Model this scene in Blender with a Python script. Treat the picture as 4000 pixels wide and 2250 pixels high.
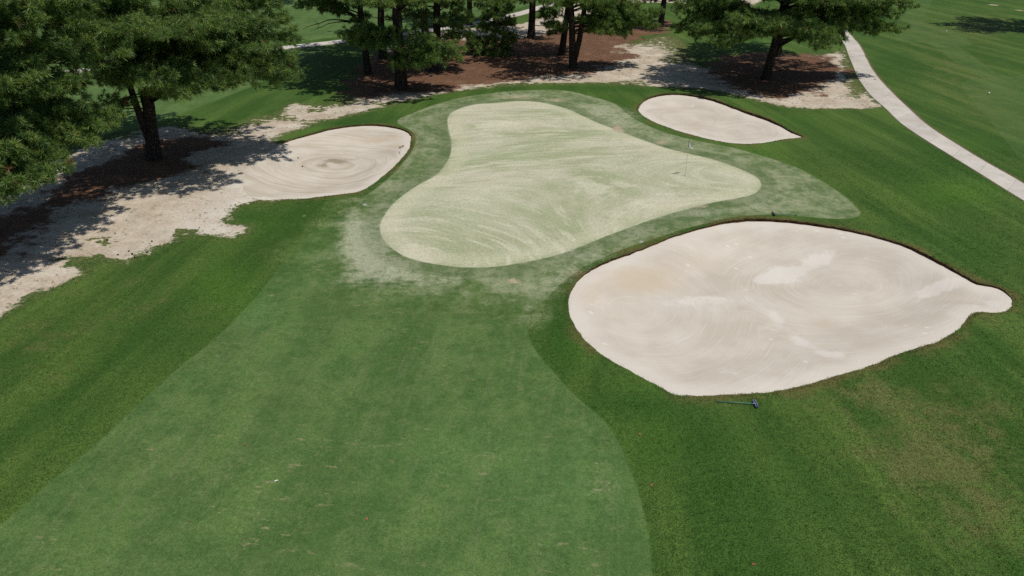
import bpy, bmesh, math, random
import numpy as np
from mathutils import Vector
from mathutils.geometry import delaunay_2d_cdt

rng = np.random.default_rng(7)
random.seed(7)
scene = bpy.context.scene
for o in list(bpy.data.objects):
    bpy.data.objects.remove(o)
COL = scene.collection

# ------------------------------------------------------------------ camera
CAM_H, PITCH, FPX = 16.0, math.radians(29.5), 2750.0      # metres, radians, focal length in photo pixels (4000 wide)
cam_d = bpy.data.cameras.new('camera')
cam = bpy.data.objects.new('camera', cam_d)
COL.objects.link(cam)
cam.location = (0, 0, CAM_H)
cam.rotation_euler = (math.pi / 2 - PITCH, 0, 0)
cam_d.sensor_width = 36.0
cam_d.lens = 36.0 * FPX / 4000.0
cam_d.clip_start, cam_d.clip_end = 0.5, 6000
scene.camera = cam

# ------------------------------------------------------------------ light
SUN_DIR = Vector((0.77, -0.49, 2.28)).normalized()        # towards the sun, from the shadow of the flagstick
world = bpy.data.worlds.new('World')
scene.world = world
world.use_nodes = True
wt = world.node_tree
bg = wt.nodes['Background']
sky = wt.nodes.new('ShaderNodeTexSky')
sky.sky_type = 'NISHITA'
sky.sun_disc = False
sky.sun_elevation = math.asin(SUN_DIR.z)
sky.sun_rotation = math.atan2(SUN_DIR.x, SUN_DIR.y)
sky.air_density, sky.dust_density, sky.ozone_density = 1.0, 0.6, 1.0
wt.links.new(sky.outputs[0], bg.inputs[0])
bg.inputs[1].default_value = 0.065
sun_d = bpy.data.lights.new('sun', 'SUN')
sun_d.energy = 3.5
sun_d.angle = math.radians(0.53)
sun_d.color = (1.0, 0.955, 0.88)
sun = bpy.data.objects.new('sun', sun_d)
COL.objects.link(sun)
sun.location = (30, -20, 80)
sun.rotation_euler = (-SUN_DIR).to_track_quat('-Z', 'Y').to_euler()

vs = scene.view_settings
vs.view_transform, vs.look, vs.exposure, vs.gamma = 'Standard', 'None', 0.0, 1.0
vs.use_curve_mapping = False
scene.cycles.max_bounces = 6
scene.cycles.use_denoising = False

# ------------------------------------------------------------------ pixels to places
SP, CP = math.sin(PITCH), math.cos(PITCH)
K = 4000.0 / 2576.0                                        # outlines were read off a 2576 px wide copy


def ray(u, v):
    x, y = (u - 2000.0) / FPX, (v - 1125.0) / FPX
    return np.array([x, CP - y * SP, -(SP + y * CP)])


def px(u, v, z=0.0):
    """photo pixel -> point on the level z"""
    d = ray(u, v)
    t = (CAM_H - z) / -d[2]
    return np.array([d[0] * t, d[1] * t])


def pxY(u, v, Y):
    """photo pixel -> point in the upright plane at distance Y"""
    d = ray(u, v)
    t = Y / d[1]
    return np.array([d[0] * t, Y, CAM_H + d[2] * t])


def outline(pts, scale=K, step=0.35, closed=True, smooth=True, rag=0.0):
    """pixel outline -> evenly spaced smooth outline on the ground"""
    P = np.array([px(u * scale, v * scale) for u, v in pts])
    n = len(P)
    out = []
    for i in range(n if closed else n - 1):
        p0, p1, p2, p3 = P[(i - 1) % n], P[i], P[(i + 1) % n], P[(i + 2) % n]
        if not closed:
            p0 = P[max(i - 1, 0)]
            p3 = P[min(i + 2, n - 1)]
        m = max(2, int(np.linalg.norm(p2 - p1) / 0.05))
        t = np.linspace(0, 1, m, endpoint=False)[:, None]
        if smooth:
            c = 0.5 * ((2 * p1) + (-p0 + p2) * t + (2 * p0 - 5 * p1 + 4 * p2 - p3) * t ** 2 + (-p0 + 3 * p1 - 3 * p2 + p3) * t ** 3)
        else:
            c = p1 + (p2 - p1) * t
        out.append(c)
    if not closed:
        out.append(P[-1][None])
    Q = np.concatenate(out)
    if closed:
        Q = np.concatenate([Q, Q[:1]])
    s = np.concatenate([[0], np.cumsum(np.linalg.norm(np.diff(Q, axis=0), axis=1))])
    k = max(3, int(s[-1] / step))
    t = np.linspace(0, s[-1], k, endpoint=not closed)
    R = np.stack([np.interp(t, s, Q[:, 0]), np.interp(t, s, Q[:, 1])], 1)
    if rag:
        R = R + rng.normal(0, rag, R.shape)
    return R


def sdf(pts, poly, chunk=4000):
    """signed distance, positive inside"""
    A, B = poly, np.roll(poly, -1, 0)
    out = np.empty(len(pts))
    E = B - A
    L2 = (E ** 2).sum(1) + 1e-12
    for i in range(0, len(pts), chunk):
        p = pts[i:i + chunk]
        d = p[:, None, :] - A[None]
        t = np.clip((d * E).sum(2) / L2, 0, 1)
        q = d - t[..., None] * E
        dist = np.sqrt((q ** 2).sum(2).min(1))
        cond = (A[None, :, 1] > p[:, None, 1]) != (B[None, :, 1] > p[:, None, 1])
        xs = A[None, :, 0] + (p[:, None, 1] - A[None, :, 1]) * E[None, :, 0] / np.where(E[None, :, 1] == 0, 1e-12, E[None, :, 1])
        ins = (cond & (p[:, None, 0] < xs)).sum(1) % 2 == 1
        out[i:i + chunk] = np.where(ins, dist, -dist)
    return out


def smooth01(x):
    x = np.clip(x, 0, 1)
    return x * x * (3 - 2 * x)


# ------------------------------------------------------------------ outlines
BUNK_NEAR = [(1429, 765), (1436, 735), (1452, 708), (1480, 683), (1520, 662), (1570, 645), (1620, 628), (1680, 606), (1730, 592), (1790, 575), (1840, 565), (1890, 561), (1950, 563), (2020, 570), (2090, 580), (2150, 592), (2210, 608), (2270, 626), (2320, 648), (2370, 675), (2420, 705), (2455, 724), (2490, 731), (2520, 742), (2539, 760), (2541, 780), (2525, 793), (2500, 797), (2465, 794), (2440, 800), (2422, 818), (2400, 838), (2360, 860), (2310, 876), (2250, 895), (2200, 915), (2130, 936), (2060, 958), (1990, 975), (1940, 985), (1880, 990), (1820, 993), (1760, 995), (1700, 993), (1670, 978), (1630, 960), (1590, 938), (1540, 912), (1500, 885), (1470, 855), (1448, 825), (1434, 795)]
BUNK_LEFT = [(680, 382), (700, 371), (740, 354), (790, 340), (840, 328), (885, 321), (925, 318), (965, 320), (1000, 326), (1022, 334), (1034, 345), (1035, 360), (1030, 380), (1015, 400), (990, 425), (965, 445), (940, 465), (915, 480), (890, 488), (860, 492), (820, 497), (780, 502), (740, 505), (700, 505), (665, 507), (635, 500), (615, 482), (612, 455), (630, 425), (655, 400)]
BUNK_FAR = [(1606, 276), (1615, 262), (1635, 250), (1665, 243), (1700, 240), (1735, 243), (1770, 250), (1810, 262), (1850, 277), (1890, 290), (1930, 303), (1965, 318), (1995, 333), (2019, 343), (2008, 347), (1975, 350), (1940, 357), (1905, 362), (1870, 363), (1830, 360), (1790, 353), (1750, 344), (1710, 333), (1680, 322), (1650, 310), (1625, 297), (1610, 286)]
GREEN = [(1126, 306), (1134, 289), (1160, 276), (1198, 267), (1245, 263), (1304, 259), (1355, 261), (1394, 268), (1428, 278), (1466, 295), (1517, 317), (1572, 340), (1623, 359), (1678, 378), (1729, 391), (1780, 404), (1827, 419), (1870, 436), (1899, 450), (1912, 463), (1912, 478), (1895, 493), (1857, 504), (1793, 516), (1721, 533), (1644, 555), (1581, 576), (1517, 601), (1453, 627), (1389, 648), (1326, 663), (1262, 674), (1198, 678), (1134, 676), (1075, 667), (1028, 655), (994, 637), (969, 614), (958, 591), (958, 569), (969, 546), (990, 518), (1020, 493), (1058, 467), (1096, 444), (1122, 416), (1134, 389), (1136, 361), (1130, 336)]
FRINGE = [(1002, 300), (1040, 283), (1100, 262), (1180, 243), (1280, 231), (1380, 227), (1440, 231), (1500, 245), (1550, 262), (1580, 288), (1610, 308), (1650, 326), (1700, 343), (1760, 358), (1830, 370), (1890, 385), (1950, 403), (2010, 425), (2080, 463), (2130, 500), (2158, 528), (2163, 544), (2140, 552), (2090, 556), (2020, 554), (1950, 550), (1880, 552), (1820, 560), (1750, 578), (1680, 597), (1600, 620), (1530, 645), (1470, 672), (1420, 707), (1380, 745), (1340, 785), (1270, 775), (1180, 745), (1050, 730), (930, 705), (870, 640), (865, 580), (905, 510), (950, 475), (990, 440), (1022, 405), (1042, 375), (1045, 350), (1030, 332), (1005, 318)]
FAIRWAY = [(-600, 1840), (-300, 1570), (0, 1322), (120, 1217), (245, 1112), (350, 1014), (440, 932), (500, 884), (565, 829), (615, 779), (660, 732), (712, 664), (745, 625), (800, 580), (860, 545), (905, 511), (865, 580), (870, 640), (930, 705), (1050, 730), (1180, 745), (1270, 775), (1338, 786), (1322, 815), (1328, 840), (1340, 870), (1365, 905), (1400, 945), (1440, 990), (1480, 1025), (1510, 1050), (1540, 1085), (1565, 1130), (1585, 1180), (1605, 1235), (1620, 1290), (1632, 1350), (1638, 1400), (1641, 1500), (1630, 1700), (1600, 2000), (900, 2400), (0, 2400)]
FAIR_LEFT = [(-500, 520), (-200, 470), (0, 405), (230, 346), (397, 309), (510, 265), (618, 224), (690, 192), (760, 158), (830, 122), (735, 123), (602, 139), (485, 150), (300, 170), (0, 208), (-500, 260)]
FAIR_BACK = [(-600, 230), (-600, 40), (200, -20), (700, -40), (1100, -60), (1450, -75), (1380, -10), (1290, 25), (1180, 50), (1030, 74), (865, 92), (735, 106), (602, 124), (485, 135), (300, 152), (0, 190)]
FAIR_RIGHT = [(1932 + x * .2502, y * .2502) for x, y in [(1400, 30), (1345, 170), (1400, 240), (1300, 290), (1290, 400), (1450, 430), (1620, 445), (1720, 510), (1850, 600), (2000, 690), (2150, 750), (2270, 786), (2100, 792), (1970, 820), (1950, 880), (2050, 1000), (2180, 1150), (2300, 1300), (2420, 1449), (2574, 1600), (3400, 2000), (3400, 900), (2574, 775), (2400, 755), (2250, 700), (2120, 610), (2000, 520), (1900, 465), (2030, 470), (2020, 420), (1920, 330), (1780, 290), (1620, 270), (1565, 240), (1590, 110), (1650, 0), (1640, -150), (1420, -150)]]
WASTE_LEFT = [(-400, 1000), (-150, 880), (0, 792), (30, 768), (90, 737), (150, 712), (205, 690), (212, 680), (190, 662), (260, 650), (320, 654), (345, 642), (370, 629), (420, 611), (460, 594), (500, 591), (540, 593), (580, 599), (612, 592), (632, 576), (610, 568), (576, 571), (568, 555), (578, 535), (600, 519), (635, 510), (700, 506), (760, 480), (760, 400), (705, 366), (690, 352), (720, 335), (760, 325), (800, 308), (850, 296), (900, 284), (960, 270), (1040, 250), (1120, 234), (1200, 224), (1300, 216), (1400, 212), (1500, 211), (1600, 214), (1700, 221), (1800, 231), (1880, 246), (1950, 264), (2010, 271), (2100, 273), (2205, 270), (2196, 246), (2170, 215), (2150, 180), (2135, 142), (2126, 122), (2105, 130), (2060, 136), (1990, 140), (1900, 150), (1840, 168), (1790, 176), (1740, 150), (1725, 112), (1690, 92), (1650, 92), (1590, 108), (1545, 90), (1545, 40), (1560, 10), (1700, 8), (1830, 20), (1900, 10), (1900, -20), (1500, -20), (1400, 30), (1300, 62), (1180, 72), (1060, 88), (1000, 100), (960, 120), (930, 160), (900, 200), (870, 240), (830, 262), (780, 262), (740, 258), (720, 270), (690, 290), (640, 298), (600, 318), (560, 325), (500, 330), (433, 320), (340, 330), (240, 356), (146, 398), (80, 430), (0, 470), (-200, 560), (-400, 640)]
STRAW_LEFT = [(-320, 760), (-200, 640), (0, 542), (60, 512), (107, 494), (156, 455), (228, 420), (309, 387), (358, 368), (407, 355), (488, 346), (553, 351), (579, 361), (560, 371), (500, 392), (455, 434), (423, 443), (325, 471), (293, 484), (244, 500), (202, 513), (130, 555), (98, 588), (39, 622), (0, 636), (-150, 720), (-260, 800)]
STRAW_MID = [(878, 241), (881, 211), (891, 186), (917, 153), (943, 140), (1000, 118), (1066, 105), (1164, 98), (1240, 100), (1327, 90), (1408, 66), (1489, 42), (1560, 46), (1633, 50), (1682, 52), (1696, 63), (1664, 84), (1619, 95), (1574, 113), (1560, 128), (1597, 140), (1552, 158), (1518, 167), (1496, 187), (1440, 184), (1359, 196), (1278, 206), (1196, 212), (1131, 225), (1034, 235), (936, 245)]
STRAW_RIGHT = [(1770, 172), (1800, 146), (1880, 134), (1957, 134), (2020, 133), (2075, 142), (2114, 168), (2122, 188), (2090, 206), (2062, 228), (2007, 243), (1932, 243), (1850, 220), (1800, 196)]
PATH_L = [(2104, 40), (2106, 75), (2113, 96), (2126, 114), (2134, 136), (2144, 161), (2158, 195), (2177, 223), (2199, 248), (2227, 273), (2264, 307), (2311, 341), (2357, 371), (2404, 399), (2466, 436), (2529, 475), (2576, 503), (2640, 541), (2720, 586)]
PATH_R = [(2118, 35), (2124, 62), (2134, 82), (2155, 105), (2170, 127), (2183, 155), (2199, 183), (2222, 211), (2248, 238), (2278, 266), (2311, 298), (2344, 324), (2389, 354), (2435, 382), (2482, 409), (2544, 443), (2576, 462), (2650, 504), (2730, 550)]
FPATH_L = [(-300, 245), (0, 206), (250, 176), (485, 148), (602, 137), (737, 122), (865, 107), (1030, 87), (1180, 66), (1304, 41), (1360, 24), (1424, 5), (1500, -20)]
FPATH_R = [(-300, 233), (0, 196), (250, 167), (485, 140), (602, 129), (737, 114), (865, 99), (1030, 79), (1180, 57), (1304, 31), (1360, 14), (1424, -5), (1500, -30)]

OUT = {
    'bunker_near': outline(BUNK_NEAR, rag=0.018, step=0.28),
    'bunker_left': outline(BUNK_LEFT, rag=0.02, step=0.3),
    'bunker_far': outline(BUNK_FAR, rag=0.02, step=0.3),
    'green': outline(GREEN, step=0.45),
    'fringe': outline(FRINGE, step=0.45),
    'fairway': outline(FAIRWAY, step=0.5),
    'fair_left': outline(FAIR_LEFT, step=0.9),
    'fair_back': outline(FAIR_BACK, step=1.2),
    'fair_right': outline(FAIR_RIGHT, step=0.9),
    'waste': outline(WASTE_LEFT, step=0.5),
    'straw_left': outline(STRAW_LEFT, step=0.6),
    'straw_mid': outline(STRAW_MID, step=0.7),
    'straw_right': outline(STRAW_RIGHT, step=0.6),
}
BUNKERS = ('bunker_near', 'bunker_left', 'bunker_far')
GX, GY, GS = np.arange(-60, 66, .7), np.arange(4, 130, .7), .7
_gp = np.stack(np.meshgrid(GX, GY), -1).reshape(-1, 2)
_grid = {}


def gsd(P, key):
    """signed distance read from a grid, for many points"""
    if key not in _grid:
        poly = OUT[key] if key in OUT else PATH_POLY
        _grid[key] = sdf(_gp, poly).reshape(len(GY), len(GX))
    g = _grid[key]
    x = np.clip((P[:, 0] - GX[0]) / GS, 0, len(GX) - 1.001)
    y = np.clip((P[:, 1] - GY[0]) / GS, 0, len(GY) - 1.001)
    i, j = x.astype(int), y.astype(int)
    fx, fy = x - i, y - j
    return (g[j, i] * (1 - fx) + g[j, i + 1] * fx) * (1 - fy) + (g[j + 1, i] * (1 - fx) + g[j + 1, i + 1] * fx) * fy



def path_edges(L, R, n):
    a, b = outline(L, closed=False, step=0.2), outline(R, closed=False, step=0.2)

    def res(q, t):
        s = np.concatenate([[0], np.cumsum(np.linalg.norm(np.diff(q, axis=0), axis=1))])
        return np.stack([np.interp(t * s[-1], s, q[:, 0]), np.interp(t * s[-1], s, q[:, 1])], 1)
    t = np.linspace(0, 1, n)
    return res(a, t), res(b, t)


# ------------------------------------------------------------------ the lie of the land
def vnoise(P, f, seed=0):
    r = np.random.default_rng(seed)
    out = np.zeros(len(P))
    for k in range(5):
        a = r.uniform(0, 2 * np.pi)
        ff = f * r.uniform(.6, 1.6)
        out += np.sin((P[:, 0] * np.cos(a) + P[:, 1] * np.sin(a)) * ff * 2 * np.pi + r.uniform(0, 6.28))
    return out / 5


def land(P, sd=None):
    """height of the turf"""
    P = np.atleast_2d(P)
    sd = sd or {}
    g = sd.get('green')
    if g is None:
        g = gsd(P, 'green')
    near = np.exp(-((P[:, 0] / 90) ** 2 + ((P[:, 1] - 45) / 90) ** 2))
    z = 0.10 * vnoise(P, 0.05, 3) * near + 0.04 * vnoise(P, 0.16, 4) * near
    z = z + 0.22 * smooth01((g + 4) / 8)
    for b in BUNKERS:
        d = sd.get(b)
        if d is None:
            d = gsd(P, b)
        rim = np.exp(-((np.clip(-d, 0, 99) / 1.6) ** 2))
        cen = OUT[b].mean(0)
        far = smooth01(((P - cen) @ np.array([.45, .9])) / 8 + .35)
        z = z + rim * (0.03 + 0.17 * far)
    return z


# ------------------------------------------------------------------ node helper
class NT:
    def __init__(self, mat):
        mat.use_nodes = True
        self.t = mat.node_tree
        self.t.nodes.clear()

    def n(self, typ, **kw):
        nd = self.t.nodes.new(typ)
        for k, v in kw.items():
            setattr(nd, k, v)
        return nd

    def put(self, sock, val):
        if hasattr(val, 'links') or isinstance(val, bpy.types.NodeSocket):
            self.t.links.new(val, sock)
        else:
            if isinstance(val, (tuple, list)) and len(val) == 3 and sock.type == 'RGBA':
                val = (*val, 1)
            sock.default_value = val

    def m(self, op, a, b=None, c=None):
        nd = self.n('ShaderNodeMath', operation=op)
        self.put(nd.inputs[0], a)
        if b is not None:
            self.put(nd.inputs[1], b)
        if c is not None:
            self.put(nd.inputs[2], c)
        return nd.outputs[0]

    def add(self, a, b): return self.m('ADD', a, b)
    def sub(self, a, b): return self.m('SUBTRACT', a, b)
    def mul(self, a, b): return self.m('MULTIPLY', a, b)
    def mad(self, a, b, c): return self.m('MULTIPLY_ADD', a, b, c)

    def sstep(self, x, lo, hi, o0=0.0, o1=1.0):
        nd = self.n('ShaderNodeMapRange', interpolation_type='SMOOTHSTEP')
        self.put(nd.inputs['Value'], x)
        nd.inputs['From Min'].default_value, nd.inputs['From Max'].default_value = lo, hi
        nd.inputs['To Min'].default_value, nd.inputs['To Max'].default_value = o0, o1
        return nd.outputs[0]

    def mix(self, f, a, b, blend='MIX'):
        nd = self.n('ShaderNodeMix', data_type='RGBA', blend_type=blend, clamp_factor=True)
        self.put(nd.inputs[0], f)
        self.put(nd.inputs[6], a)
        self.put(nd.inputs[7], b)
        return nd.outputs[2]

    def noise(self, vec, scale, detail=2.0, rough=0.5, out=0, dist=0.0):
        nd = self.n('ShaderNodeTexNoise')
        self.put(nd.inputs['Vector'], vec)
        nd.inputs['Scale'].default_value = scale
        nd.inputs['Detail'].default_value = detail
        nd.inputs['Roughness'].default_value = rough
        nd.inputs['Distortion'].default_value = dist
        return nd.outputs[out]

    def attr(self, name):
        return self.n('ShaderNodeAttribute', attribute_name=name).outputs['Fac']

    def pos(self):
        return self.n('ShaderNodeNewGeometry').outputs['Position']

    def mapping(self, vec, rot=0.0, scale=(1, 1, 1), loc=(0, 0, 0)):
        if rot:                                            # turn first, then stretch
            nd = self.n('ShaderNodeMapping')
            self.put(nd.inputs[0], vec)
            nd.inputs['Rotation'].default_value = (0, 0, rot)
            vec = nd.outputs[0]
        nd = self.n('ShaderNodeMapping')
        self.put(nd.inputs[0], vec)
        nd.inputs['Location'].default_value = loc
        nd.inputs['Scale'].default_value = scale
        return nd.outputs[0]

    def combine(self, x, y, z):
        nd = self.n('ShaderNodeCombineXYZ')
        for s, v in zip(nd.inputs, (x, y, z)):
            self.put(s, v)
        return nd.outputs[0]

    def sep(self, v):
        nd = self.n('ShaderNodeSeparateXYZ')
        self.put(nd.inputs[0], v)
        return nd.outputs

    def finish(self, color, rough=0.9, bump=None, bump_strength=0.3, bump_dist=0.02, spec=0.2, metallic=0.0):
        p = self.n('ShaderNodeBsdfPrincipled')
        self.put(p.inputs['Base Color'], color)
        self.put(p.inputs['Roughness'], rough)
        p.inputs['Specular IOR Level'].default_value = spec
        p.inputs['Metallic'].default_value = metallic
        if bump is not None:
            b = self.n('ShaderNodeBump')
            self.put(b.inputs['Strength'], bump_strength)
            b.inputs['Distance'].default_value = bump_dist
            self.put(b.inputs['Height'], bump)
            self.t.links.new(b.outputs[0], p.inputs['Normal'])
        o = self.n('ShaderNodeOutputMaterial')
        self.t.links.new(p.outputs[0], o.inputs[0])
        return p


def newmat(name):
    return bpy.data.materials.new(name)


# ------------------------------------------------------------------ ground material
def turf_material():
    mat = newmat('turf')
    T = NT(mat)
    P = T.pos()
    big = T.noise(P, 0.10, 2)
    mid = T.noise(P, 0.55, 3, .55)
    fine = T.noise(P, 7.0, 3, .6)
    grain = T.noise(P, 26.0, 2, .6)
    grit = T.noise(P, 70.0, 1, .5)
    ragb = T.sub(T.noise(T.mapping(P, 0.2, (1, 1.3, 1)), 1.1, 4, .62), .5)
    rags = T.sub(T.noise(P, 7.5, 3, .65), .5)
    rag = T.mad(ragb, 2.4, T.mul(rags, 1.1))
    # --- rough
    mowl = T.noise(T.mapping(P, math.radians(10), (.50, .05, 1)), 1.0, 4, .62)
    mowr = T.noise(T.mapping(P, math.radians(-9), (.50, .035, 1)), 1.0, 4, .62)
    side = T.sstep(T.sep(P)[0], -2, 14)
    mow = T.mix(side, mowl, mowr)
    rough = T.mix(T.sstep(mow, .36, .66), (.0430, .0930, .0180), (.0900, .1500, .0340))
    rough = T.mix(T.mul(T.sstep(mid, .45, .75), .30), rough, (.096, .146, .038))
    rough = T.mix(T.mul(T.sstep(big, .40, .62), .35), rough, (.036, .084, .017))
    dpat = T.noise(P, 1.3, 5, .68)
    dryn = T.add(T.attr('dry'), T.mad(T.sub(dpat, .5), 2.2, T.mad(T.sub(mid, .5), .8, T.mul(T.sub(mow, .5), 1.3))))
    rough = T.mix(T.mul(T.sstep(dryn, .25, 1.1), .80), rough, (.130, .134, .050))
    rough = T.mix(T.mul(T.attr('deep'), .85), rough, (.026, .082, .013))
    rough = T.mix(T.mul(T.attr('lush'), .75), rough, (.072, .168, .022))
    rough = T.mix(1.0, rough, (.88, .92, .84), 'MULTIPLY')
    # --- fairway
    fs = T.noise(T.mapping(P, math.radians(7), (.36, .05, 1)), 1.0, 2, .5)
    fs2 = T.noise(T.mapping(P, math.radians(7), (1.5, .2, 1)), 1.0, 3, .6)
    fair = T.mix(T.sstep(fs, .24, .76), (.074, .132, .036), (.116, .184, .053))
    fair = T.mix(T.mul(T.sstep(fs2, .45, .75), .45), fair, (.142, .186, .070))
    fair = T.mix(T.mul(T.sstep(mid, .36, .60, 1, 0), .50), fair, (.052, .108, .028))
    fl3 = T.noise(T.mapping(P, math.radians(6.5), (5.0, .16, 1)), 1.0, 3, .65)
    fair = T.mix(T.mul(T.sstep(fl3, .52, .72), .35), fair, (.150, .175, .085))
    mot = T.noise(P, 2.2, 5, .68)
    fair = T.mix(T.mul(T.sstep(mot, .50, .70), .35), fair, (.145, .170, .070))
    fair = T.mix(T.mul(T.sstep(mot, .50, .32), .35), fair, (.045, .098, .026))
    sp1 = T.noise(T.mapping(P, math.radians(8), (.8, 2.0, 1)), 1.7, 5, .70)
    sp2 = T.noise(P, 0.22, 2)
    spk = T.mul(T.sstep(sp1, .58, .68), T.sstep(sp2, .42, .60))
    fair = T.mix(T.mul(spk, .75), fair, (.270, .240, .130))
    fair = T.mix(T.mul(T.attr('dry'), .4), fair, (.13, .130, .055))
    fair = T.mix(T.mul(T.attr('lush'), .5), fair, (.105, .225, .068))
    fair = T.mix(1.0, fair, (.87, .92, .90), 'MULTIPLY')
    # --- fringe
    fr = T.mix(T.sstep(mid, .35, .68), (.108, .158, .060), (.220, .252, .138))
    frs = T.noise(T.combine(T.mul(T.attr('sd_green'), 1.4), T.mul(T.sep(P)[0], .25), T.mul(T.sep(P)[1], .25)), 1.0, 3, .6)
    fr = T.mix(T.mul(T.sstep(frs, .48, .7), .5), fr, (.265, .285, .180))
    fr = T.mix(T.mul(T.sstep(mot, .50, .68), .45), fr, (.255, .265, .150))
    fr = T.mix(T.mul(T.sstep(mot, .50, .34), .45), fr, (.070, .120, .040))
    # topdressing sand lying in the turf
    sdn = T.add(T.mad(T.sub(mot, .5), T.mul(T.attr('sanded'), 1.7), T.attr('sanded')), T.mad(T.sub(fine, .5), .35, T.mad(T.sub(mid, .5), .7, T.mul(T.sub(sp1, .5), .5))))
    dust = T.sstep(sdn, .12, 1.05)
    # --- green
    sg = T.attr('sd_green')
    xs = T.sep(P)
    sw1 = T.noise(T.combine(T.mul(T.attr('swirl'), .55), T.mul(xs[0], .14), T.mul(xs[1], .14)), 1.0, 4, .62)
    sw2 = T.noise(T.combine(T.mul(T.attr('swirl'), 3.4), T.mul(xs[0], .30), T.mul(xs[1], .30)), 1.0, 3, .62, dist=.2)
    gr = T.mix(T.sstep(sw1, .38, .60), (.322, .342, .198), (.478, .455, .325))
    gr = T.mix(T.mul(T.sstep(sw2, .50, .66), .62), gr, (.590, .565, .420))
    gr = T.mix(T.mul(T.sstep(sw2, .46, .34), .40), gr, (.285, .320, .165))
    gr = T.mix(T.mul(T.sstep(big, .42, .6), .38), gr, (.325, .362, .210))
    gr = T.mix(T.mul(T.sstep(mid, .5, .75), .28), gr, (.47, .445, .31))
    rim1 = T.mul(T.sstep(sg, .0, .5), T.sstep(sg, .8, 1.6, 1, 0))
    gr = T.mix(T.mul(rim1, .42), gr, (.53, .50, .34))
    gr = T.mix(T.mul(T.attr('sanded'), .5), gr, (.55, .52, .39))
    gr = T.mix(1.0, gr, (1.0, 1.01, 1.05), 'MULTIPLY')
    # --- assemble turf
    c = rough
    mf = T.sstep(T.mad(rags, .10, T.attr('sd_fair')), -.05, .06)
    mf2 = T.mix(T.attr('softjoin'), mf, T.sstep(T.mad(T.sub(mot, .5), 2.5, T.mad(T.sub(mid, .5), 4.0, T.attr('sd_fair'))), -1.6, 1.6))
    c = T.mix(T.mul(mf2, T.attr('fairamt')), c, fair)
    mfr = T.sstep(T.mad(rags, .10, T.attr('sd_fringe')), -.06, .07)
    soft = T.sstep(T.mad(T.sub(mot, .5), 3.0, T.mad(T.sub(mid, .5), 5.0, T.attr('sd_fringe'))), -2.2, 3.0)
    mfr2 = T.mix(T.attr('softjoin'), mfr, soft)
    c = T.mix(mfr2, c, fr)
    c = T.mix(T.mul(dust, .82), c, (.350, .365, .250))
    # dark ring of longer collar right round the green
    ring = T.mul(T.sstep(sg, -1.25, -.85), T.sstep(sg, -.15, .02, 1, 0))
    ring = T.mul(ring, T.sstep(mid, .2, .45))
    c = T.mix(T.mul(ring, .28), c, (.085, .120, .055))
    c = T.mix(T.sstep(T.mad(rags, .08, sg), -.05, .05), c, gr)
    # bare earth and dead grass
    ben = T.add(T.attr('bare'), T.mad(rags, .9, T.mul(ragb, .9)))
    c = T.mix(T.mul(T.sstep(ben, .30, .75), .9), c, (.40, .33, .235))
    bn = T.mad(ragb, 1.2, T.mad(rags, .5, T.attr('sd_bunk')))
    rimdry = T.mul(T.sstep(bn, -.75, -.02), T.sstep(T.noise(P, .35, 2), .38, .60))
    c = T.mix(T.mul(rimdry, .75), c, (.125, .100, .040))
    pth = T.mad(rags, .35, T.attr('sd_path'))
    c = T.mix(T.sstep(pth, -.38, -.10), c, (.13, .095, .055))
    c = T.mix(T.sstep(pth, -.16, .02), c, (.40, .36, .30))
    # waste sand with ragged borders and weeds
    sandv = T.mix(T.sstep(mid, .3, .7), (.44, .375, .290), (.60, .535, .445))
    sandv = T.mix(T.mul(T.sstep(ragb, -.06, .20), .50), sandv, (.36, .270, .190))
    sandv = T.mix(T.mul(T.sstep(T.noise(P, .28, 3, .6), .46, .64), .38), sandv, (.41, .325, .235))
    sandv = T.mix(T.mul(T.sstep(T.noise(T.mapping(P, .3, (1, 1.8, 1)), 2.6, 5, .72), .53, .70), .45), sandv, (.26, .195, .120))
    sandv = T.mix(T.attr('clean'), sandv, T.mix(T.sstep(mid, .3, .7), (.53, .475, .40), (.62, .565, .49)))
    wpat = T.sstep(T.noise(T.mapping(P, .1, (1, 1.5, 1)), 1.5, 5, .66), .36, .60, .25, 2.2)
    wn = T.mad(T.mul(T.attr('weeds'), wpat), -2.6, T.add(T.attr('sd_waste'), T.mul(rag, .95)))
    wm = T.sstep(wn, -.10, .28)
    weed = T.mix(T.sstep(fine, .35, .7), (.048, .085, .022), (.175, .165, .070))
    nearw = T.sstep(T.attr('sd_waste'), -.9, .2)
    c = T.mix(T.mul(nearw, .6), c, T.mix(T.sstep(fine, .4, .65), (.060, .095, .028), (.150, .145, .065)))
    c = T.mix(T.mul(T.sstep(T.attr('weeds'), .15, .6), T.sstep(T.attr('sd_waste'), -.2, .6)), c, weed)
    c = T.mix(wm, c, sandv)
    # pine straw
    strawc = T.mix(T.sstep(fine, .3, .7), (.085, .043, .026), (.195, .106, .064))
    strawc = T.mix(T.mul(T.sstep(mid, .45, .7), .45), strawc, (.245, .145, .092))
    rlow = T.sub(T.noise(P, .33, 3, .6), .5)
    sm = T.sstep(T.mad(rlow, 7.0, T.mad(rag, 1.5, T.attr('sd_straw'))), -.45, .60)
    c = T.mix(sm, c, strawc)
    # grain of the single blades and grains
    sandy = T.m('MAXIMUM', wm, T.mul(sm, .3))
    gv = T.add(T.mul(grain, .75), T.mul(grit, .25))
    gshort = T.m('MAXIMUM', T.m('MAXIMUM', mf, mfr), T.sstep(sg, -.05, .05))
    lo = T.mix(gshort, (.42, .42, .42), (.68, .68, .68))
    lo = T.mix(sandy, lo, (.86, .86, .86))
    hi = T.mix(gshort, (1.62, 1.58, 1.5), (1.34, 1.34, 1.32))
    hi = T.mix(sandy, hi, (1.10, 1.10, 1.10))
    ong = T.sstep(sg, -.05, .05)
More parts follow.
